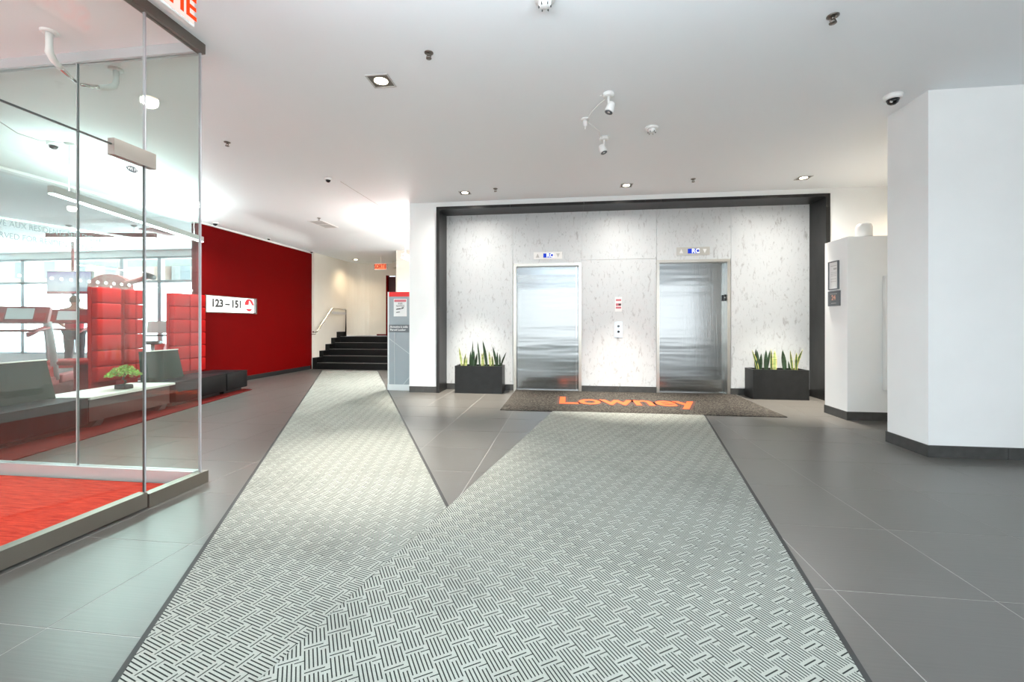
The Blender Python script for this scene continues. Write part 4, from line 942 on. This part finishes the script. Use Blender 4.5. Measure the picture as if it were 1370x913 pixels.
for q in range(520):
    a = random.uniform(0, 2*PI); rr = 0.175*math.sqrt(random.random()); hh = 0.16+0.13*(1-(rr/0.175)**2)*random.uniform(0.55, 1.0)
    p = Vector((rr*math.cos(a), rr*math.sin(a), hh)); u = Vector((random.uniform(-1, 1), random.uniform(-1, 1), random.uniform(-0.3, 0.8))).normalized(); v = u.cross(Vector((random.random(), random.random(), random.random()))).normalized(); l = random.uniform(0.014, 0.026)
    fb.add([p-u*l, p+v*l*0.45, p+u*l, p-v*l*0.45], [(0, 1, 2, 3)])
fo = fb.build('foliage', M['foliage'], bt); fo['kind'] = 'stuff'

def pad_unit(y0, y1, label, cols):
    r = thing('padded_panel', label, 'padded panel', (RX+0.03, (y0+y1)/2, 0.34), group='red padded panels'); c = (y0+y1)/2
    B(-0.02, 0.02, y0-c, y1-c, -0.328, 1.28).build('backing', M['padred'], r)
    h = 1.285/6
    for (a, b) in cols:
        me = MB().bbox(0, 0.10, a+0.002, b-0.002, 0.002, h-0.002, 0.02, 3).mesh('cushion', M['padred'])
        for q in range(6): inst('cushion', me, r, (0.02, -c, h*q))
pad_unit(5.06, 5.385, 'red padded panel with stacked cushions left of the machine gap', ((5.06, 5.385),))
pad_unit(5.49, 5.70, 'narrow red padded panel with stacked cushions behind the bonsai', ((5.49, 5.59), (5.595, 5.70)))
pad_unit(6.20, 6.82, 'red padded panel with stacked cushions next to the red wall', ((6.20, 6.50), (6.51, 6.82)))

# ------------------------------------------------------------------ gym equipment
def treadmill(loc, rz, label):
    r = thing('treadmill', label, 'treadmill', loc, rz, group='treadmills in the gym')
    MB().bbox(-0.38, 0.38, -1.0, 0.85, 0.0, 0.16, 0.02, 2).build('deck', M['machreflect'], r)
    B(-0.26, 0.26, -0.98, 0.45, 0.16, 0.172).build('belt', M['fabric_dark'], r)
    MB().extr([(0.45, 0.16), (0.90, 0.16), (0.88, 0.26), (0.70, 0.36), (0.50, 0.30)], 'x', -0.36, 0.36).build('motor_cover', M['machred'], r)
    for s in (-1, 1):
        MB().tube([(s*0.36, 0.75, 0.10), (s*0.36, 0.62, 0.70), (s*0.36, 0.48, 1.15)], [0.055, 0.05, 0.04], 8).build('upright', M['machwhite'], r)
        MB().tube([(s*0.36, 0.50, 1.05), (s*0.36, 0.1, 1.0), (s*0.36, -0.25, 0.92)], 0.024, 8).build('handrail', M['machreflect'], r)
    MB().tube([(-0.36, 0.28, 1.0), (0.36, 0.28, 1.0)], 0.02, 8).build('crossbar', M['machreflect'], r)
    cn = MB().extr([(0.40, 1.14), (0.50, 1.12), (0.62, 1.38), (0.54, 1.42)], 'x', -0.36, 0.36).build('console', M['machreflect'], r)
    MB().extr([(0.425, 1.20), (0.435, 1.195), (0.525, 1.385), (0.515, 1.39)], 'x', -0.17, 0.17).build('screen', M['paper'], cn)
    for x in (-0.26, 0.26): MB().extr([(0.405, 1.165), (0.415, 1.16), (0.475, 1.30), (0.465, 1.305)], 'x', x-0.07, x+0.07).build('cup_holder', M['machred'], cn)
    return r
treadmill((-9.15, 6.05, 0.012), 0.62, 'treadmill nearest the gym glass, cut by the left picture edge')
treadmill((-10.35, 7.70, 0.012), 0.62, 'treadmill beyond the nearest one, left of the person in red')
tv = thing('television', 'flat television hanging in front of the gym windows', 'television', (-10.85, 8.30, 1.78), 0.12)
MB().bbox(-0.50, 0.50, -0.03, 0.03, 0, 0.50, 0.008, 1).build('case', M['black'], tv)
def tvmat():
    m, nt, b, N, L = nm('tv_picture'); N.remove(b)
    tc = N.new('ShaderNodeTexCoord'); s = N.new('ShaderNodeSeparateXYZ'); L.new(tc.outputs['Object'], s.inputs[0])
    n = N.new('ShaderNodeTexNoise'); n.inputs['Scale'].default_value = 5; L.new(tc.outputs['Object'], n.inputs['Vector'])
    a = N.new('ShaderNodeMath'); a.operation = 'MULTIPLY_ADD'; a.inputs[1].default_value = 0.25; L.new(n.outputs['Fac'], a.inputs[0]); L.new(s.outputs['Z'], a.inputs[2])
    r = N.new('ShaderNodeValToRGB'); e = r.color_ramp.elements; e[0].position = 0.12; e[0].color = (0.7, 0.68, 0.8, 1); e[1].position = 0.62; e[1].color = (0.28, 0.18, 0.55, 1)
    x = e.new(0.35); x.color = (0.75, 0.78, 0.95, 1)
    L.new(a.outputs[0], r.inputs[0]); em_ = N.new('ShaderNodeEmission'); em_.inputs[1].default_value = 0.5; L.new(r.outputs[0], em_.inputs[0]); L.new(em_.outputs[0], N['Material Output'].inputs[0]); return m
B(-0.485, 0.485, -0.033, -0.03, 0.06, 0.485).build('screen', tvmat(), tv)
B(-0.485, 0.485, -0.033, -0.03, 0.015, 0.055).build('caption_bar', M['pinkprint'], tv)
MB().tube([(0, 0.05, 0.3), (0, 0.05, 1.15)], 0.025, 10).build('ceiling_pole', M['machreflect'], tv)

mg = thing('weight_machine', 'red arched weight machine tower rising behind the padded panels', 'weight machine', (-8.35, 7.0, 0.012), 0.15)
arch = [(-0.38, 0.0), (0.38, 0.0), (0.38, 1.78)]+[(0.38*math.cos(a), 1.78+0.25*math.sin(a)) for a in [PI*q/12 for q in range(1, 12)]]+[(-0.38, 1.78)]
MB().extr(arch, 'y', 0.0, 0.10).build('shroud', M['machred'], mg)
MB().box(-0.18, 0.18, -0.16, 0.0, 0.1, 0.9).build('weight_stack', M['black'], mg)
for x in (-0.12, 0.12): MB().tube([(x, -0.08, 0.05), (x, -0.08, 1.8)], 0.014, 8).build('guide_rod', M['chrome'], mg)
MB().tube([(0.30, -0.03, 1.84), (0.55, -0.05, 1.90), (0.78, -0.06, 1.98)], [0.05, 0.045, 0.04], 8).build('press_arm', M['machred'], mg)
MB().tube([(0.78, -0.14, 2.0), (0.78, 0.05, 1.97)], 0.05, 10).build('arm_grip', M['black'], mg)
MB().bbox(-0.2, 0.2, -0.75, -0.3, 0.42, 0.50, 0.03, 2).build('seat', M['padred'], mg)
MB().box(-0.05, 0.05, -0.6, 0.0, 0.0, 0.42).build('seat_post', M['machreflect'], mg)
bk = thing('exercise_bike', 'exercise bike with a grey console between the padded panels', 'exercise bike', (-8.08, 7.7, 0.012), 0.6)
MB().box(-0.25, 0.25, -0.62, -0.54, 0, 0.06).box(-0.25, 0.25, 0.46, 0.54, 0, 0.06).box(-0.04, 0.04, -0.58, 0.5, 0.03, 0.12).build('base', M['machwhite'], bk)
MB().extr([(-0.15, 0.12), (0.40, 0.12), (0.45, 0.5), (0.25, 0.72), (-0.05, 0.55)], 'x', -0.09, 0.09).build('body', M['machred'], bk)
MB().tube([(0, 0.30, 0.60), (0, 0.22, 1.0)], 0.035, 8).build('console_post', M['machwhite'], bk)
MB().extr([(0.16, 0.93), (0.24, 0.93), (0.30, 1.15), (0.24, 1.17)], 'x', -0.20, 0.20).build('console', M['grille'], bk)
MB().tube([(-0.26, 0.0, 0.92), (-0.24, 0.12, 0.88), (0, 0.22, 0.88), (0.24, 0.12, 0.88), (0.26, 0.0, 0.92)], 0.016, 8).build('handlebar', M['black'], bk)
MB().tube([(0, -0.25, 0.12), (0, -0.32, 0.72)], 0.03, 8).build('seat_post', M['machwhite'], bk)
MB().bbox(-0.13, 0.13, -0.48, -0.20, 0.72, 0.79, 0.03, 2).build('saddle', M['black'], bk)
MB().tube([(-0.2, 0.15, 0.28), (0.2, 0.15, 0.28)], 0.018, 8).build('pedal_axle', M['black'], bk)

def skin_mesh(name, pts, edges, radii, m, parent, root=0):
    me = bpy.data.meshes.new(name); me.from_pydata(pts, edges, []); me.materials.append(m)
    o = bpy.data.objects.new(name, me); C.objects.link(o); o.parent = parent
    sk = o.modifiers.new('skin', 'SKIN'); sk.use_smooth_shade = True
    for i, r in enumerate(radii):
        v = me.skin_vertices[0].data[i]; v.radius = r if isinstance(r, tuple) else (r, r); v.use_root = (i == root)
    sb = o.modifiers.new('subdivision', 'SUBSURF'); sb.levels = 2; sb.render_levels = 2
    return o
pr = thing('person', 'person in a red shirt seen from behind, exercising under the television', 'person', (-11.2, 8.65, 0.012), 0.72)
bp = [(0,0,0.93), (0,0,1.10), (0,0.01,1.28), (0,0.0,1.43), (0,0.02,1.52), (0,0.03,1.60), (0,0.03,1.68),
      (-0.10,0,0.88), (-0.11,0.10,0.50), (-0.11,0.0,0.09), (-0.11,0.14,0.04),
      (0.10,0,0.88), (0.11,-0.06,0.50), (0.11,-0.14,0.12), (0.11,0.0,0.05),
      (-0.19,0,1.41), (-0.25,0.02,1.14), (-0.20,0.24,1.05), (-0.17,0.33,1.07),
      (0.19,0,1.41), (0.25,0.02,1.14), (0.20,0.24,1.05), (0.17,0.33,1.07)]
be = [(0,1),(1,2),(2,3),(3,4),(4,5),(5,6),(0,7),(7,8),(8,9),(9,10),(0,11),(11,12),(12,13),(13,14),(3,15),(15,16),(16,17),(17,18),(3,19),(19,20),(20,21),(21,22)]
br = [(0.16,0.11),(0.14,0.10),(0.17,0.11),(0.15,0.09),0.055,0.085,0.08, 0.085,0.06,0.042,0.035, 0.085,0.06,0.042,0.035, 0.06,0.045,0.035,0.032, 0.06,0.045,0.035,0.032]
skin_mesh('body', bp, be, br, M['skin'], pr)
skin_mesh('shirt', bp[:4]+[bp[15], (-0.23,0.015,1.22), bp[19], (0.23,0.015,1.22)], [(0,1),(1,2),(2,3),(3,4),(4,5),(3,6),(6,7)], [(0.185,0.135),(0.17,0.125),(0.195,0.13),(0.17,0.105),0.075,0.065,0.075,0.065], M['shirt'], pr)
skin_mesh('trousers', [bp[0], bp[7], bp[8], (-0.11,0.02,0.2), bp[11], bp[12], (0.11,-0.12,0.22)], [(0,1),(1,2),(2,3),(0,4),(4,5),(5,6)], [(0.18,0.13),0.105,0.08,0.065,0.105,0.08,0.065], M['trousers'], pr)
MB().lathe([(0.0, 0.115), (0.06, 0.10), (0.092, 0.05), (0.096, 0.0), (0.085, -0.04)], n=18).xf(Matrix.Translation((0, 0.015, 1.645))).build('hair', M['hair'], pr)
for s in (-1, 1): MB().bbox(s*0.11-0.05, s*0.11+0.05, -0.10+(0.02 if s < 0 else -0.10), 0.18+(0.02 if s < 0 else -0.10), 0.0, 0.075, 0.03, 2).build('shoe', M['plastic_white'], pr)
gv = thing('gym_ceiling_vent', 'square louvred air diffuser in the gym ceiling', 'vent', (-7.75, 7.6, 2.93))
for q in range(4):
    a = 0.30-q*0.07; MB().box(-a, a, -a, -a+0.03, -0.012-0.006*q, 0).box(-a, a, a-0.03, a, -0.012-0.006*q, 0).box(-a, -a+0.03, -a+0.03, a-0.03, -0.012-0.006*q, 0).box(a-0.03, a, -a+0.03, a-0.03, -0.012-0.006*q, 0).build('louvre', M['machreflect'], gv)
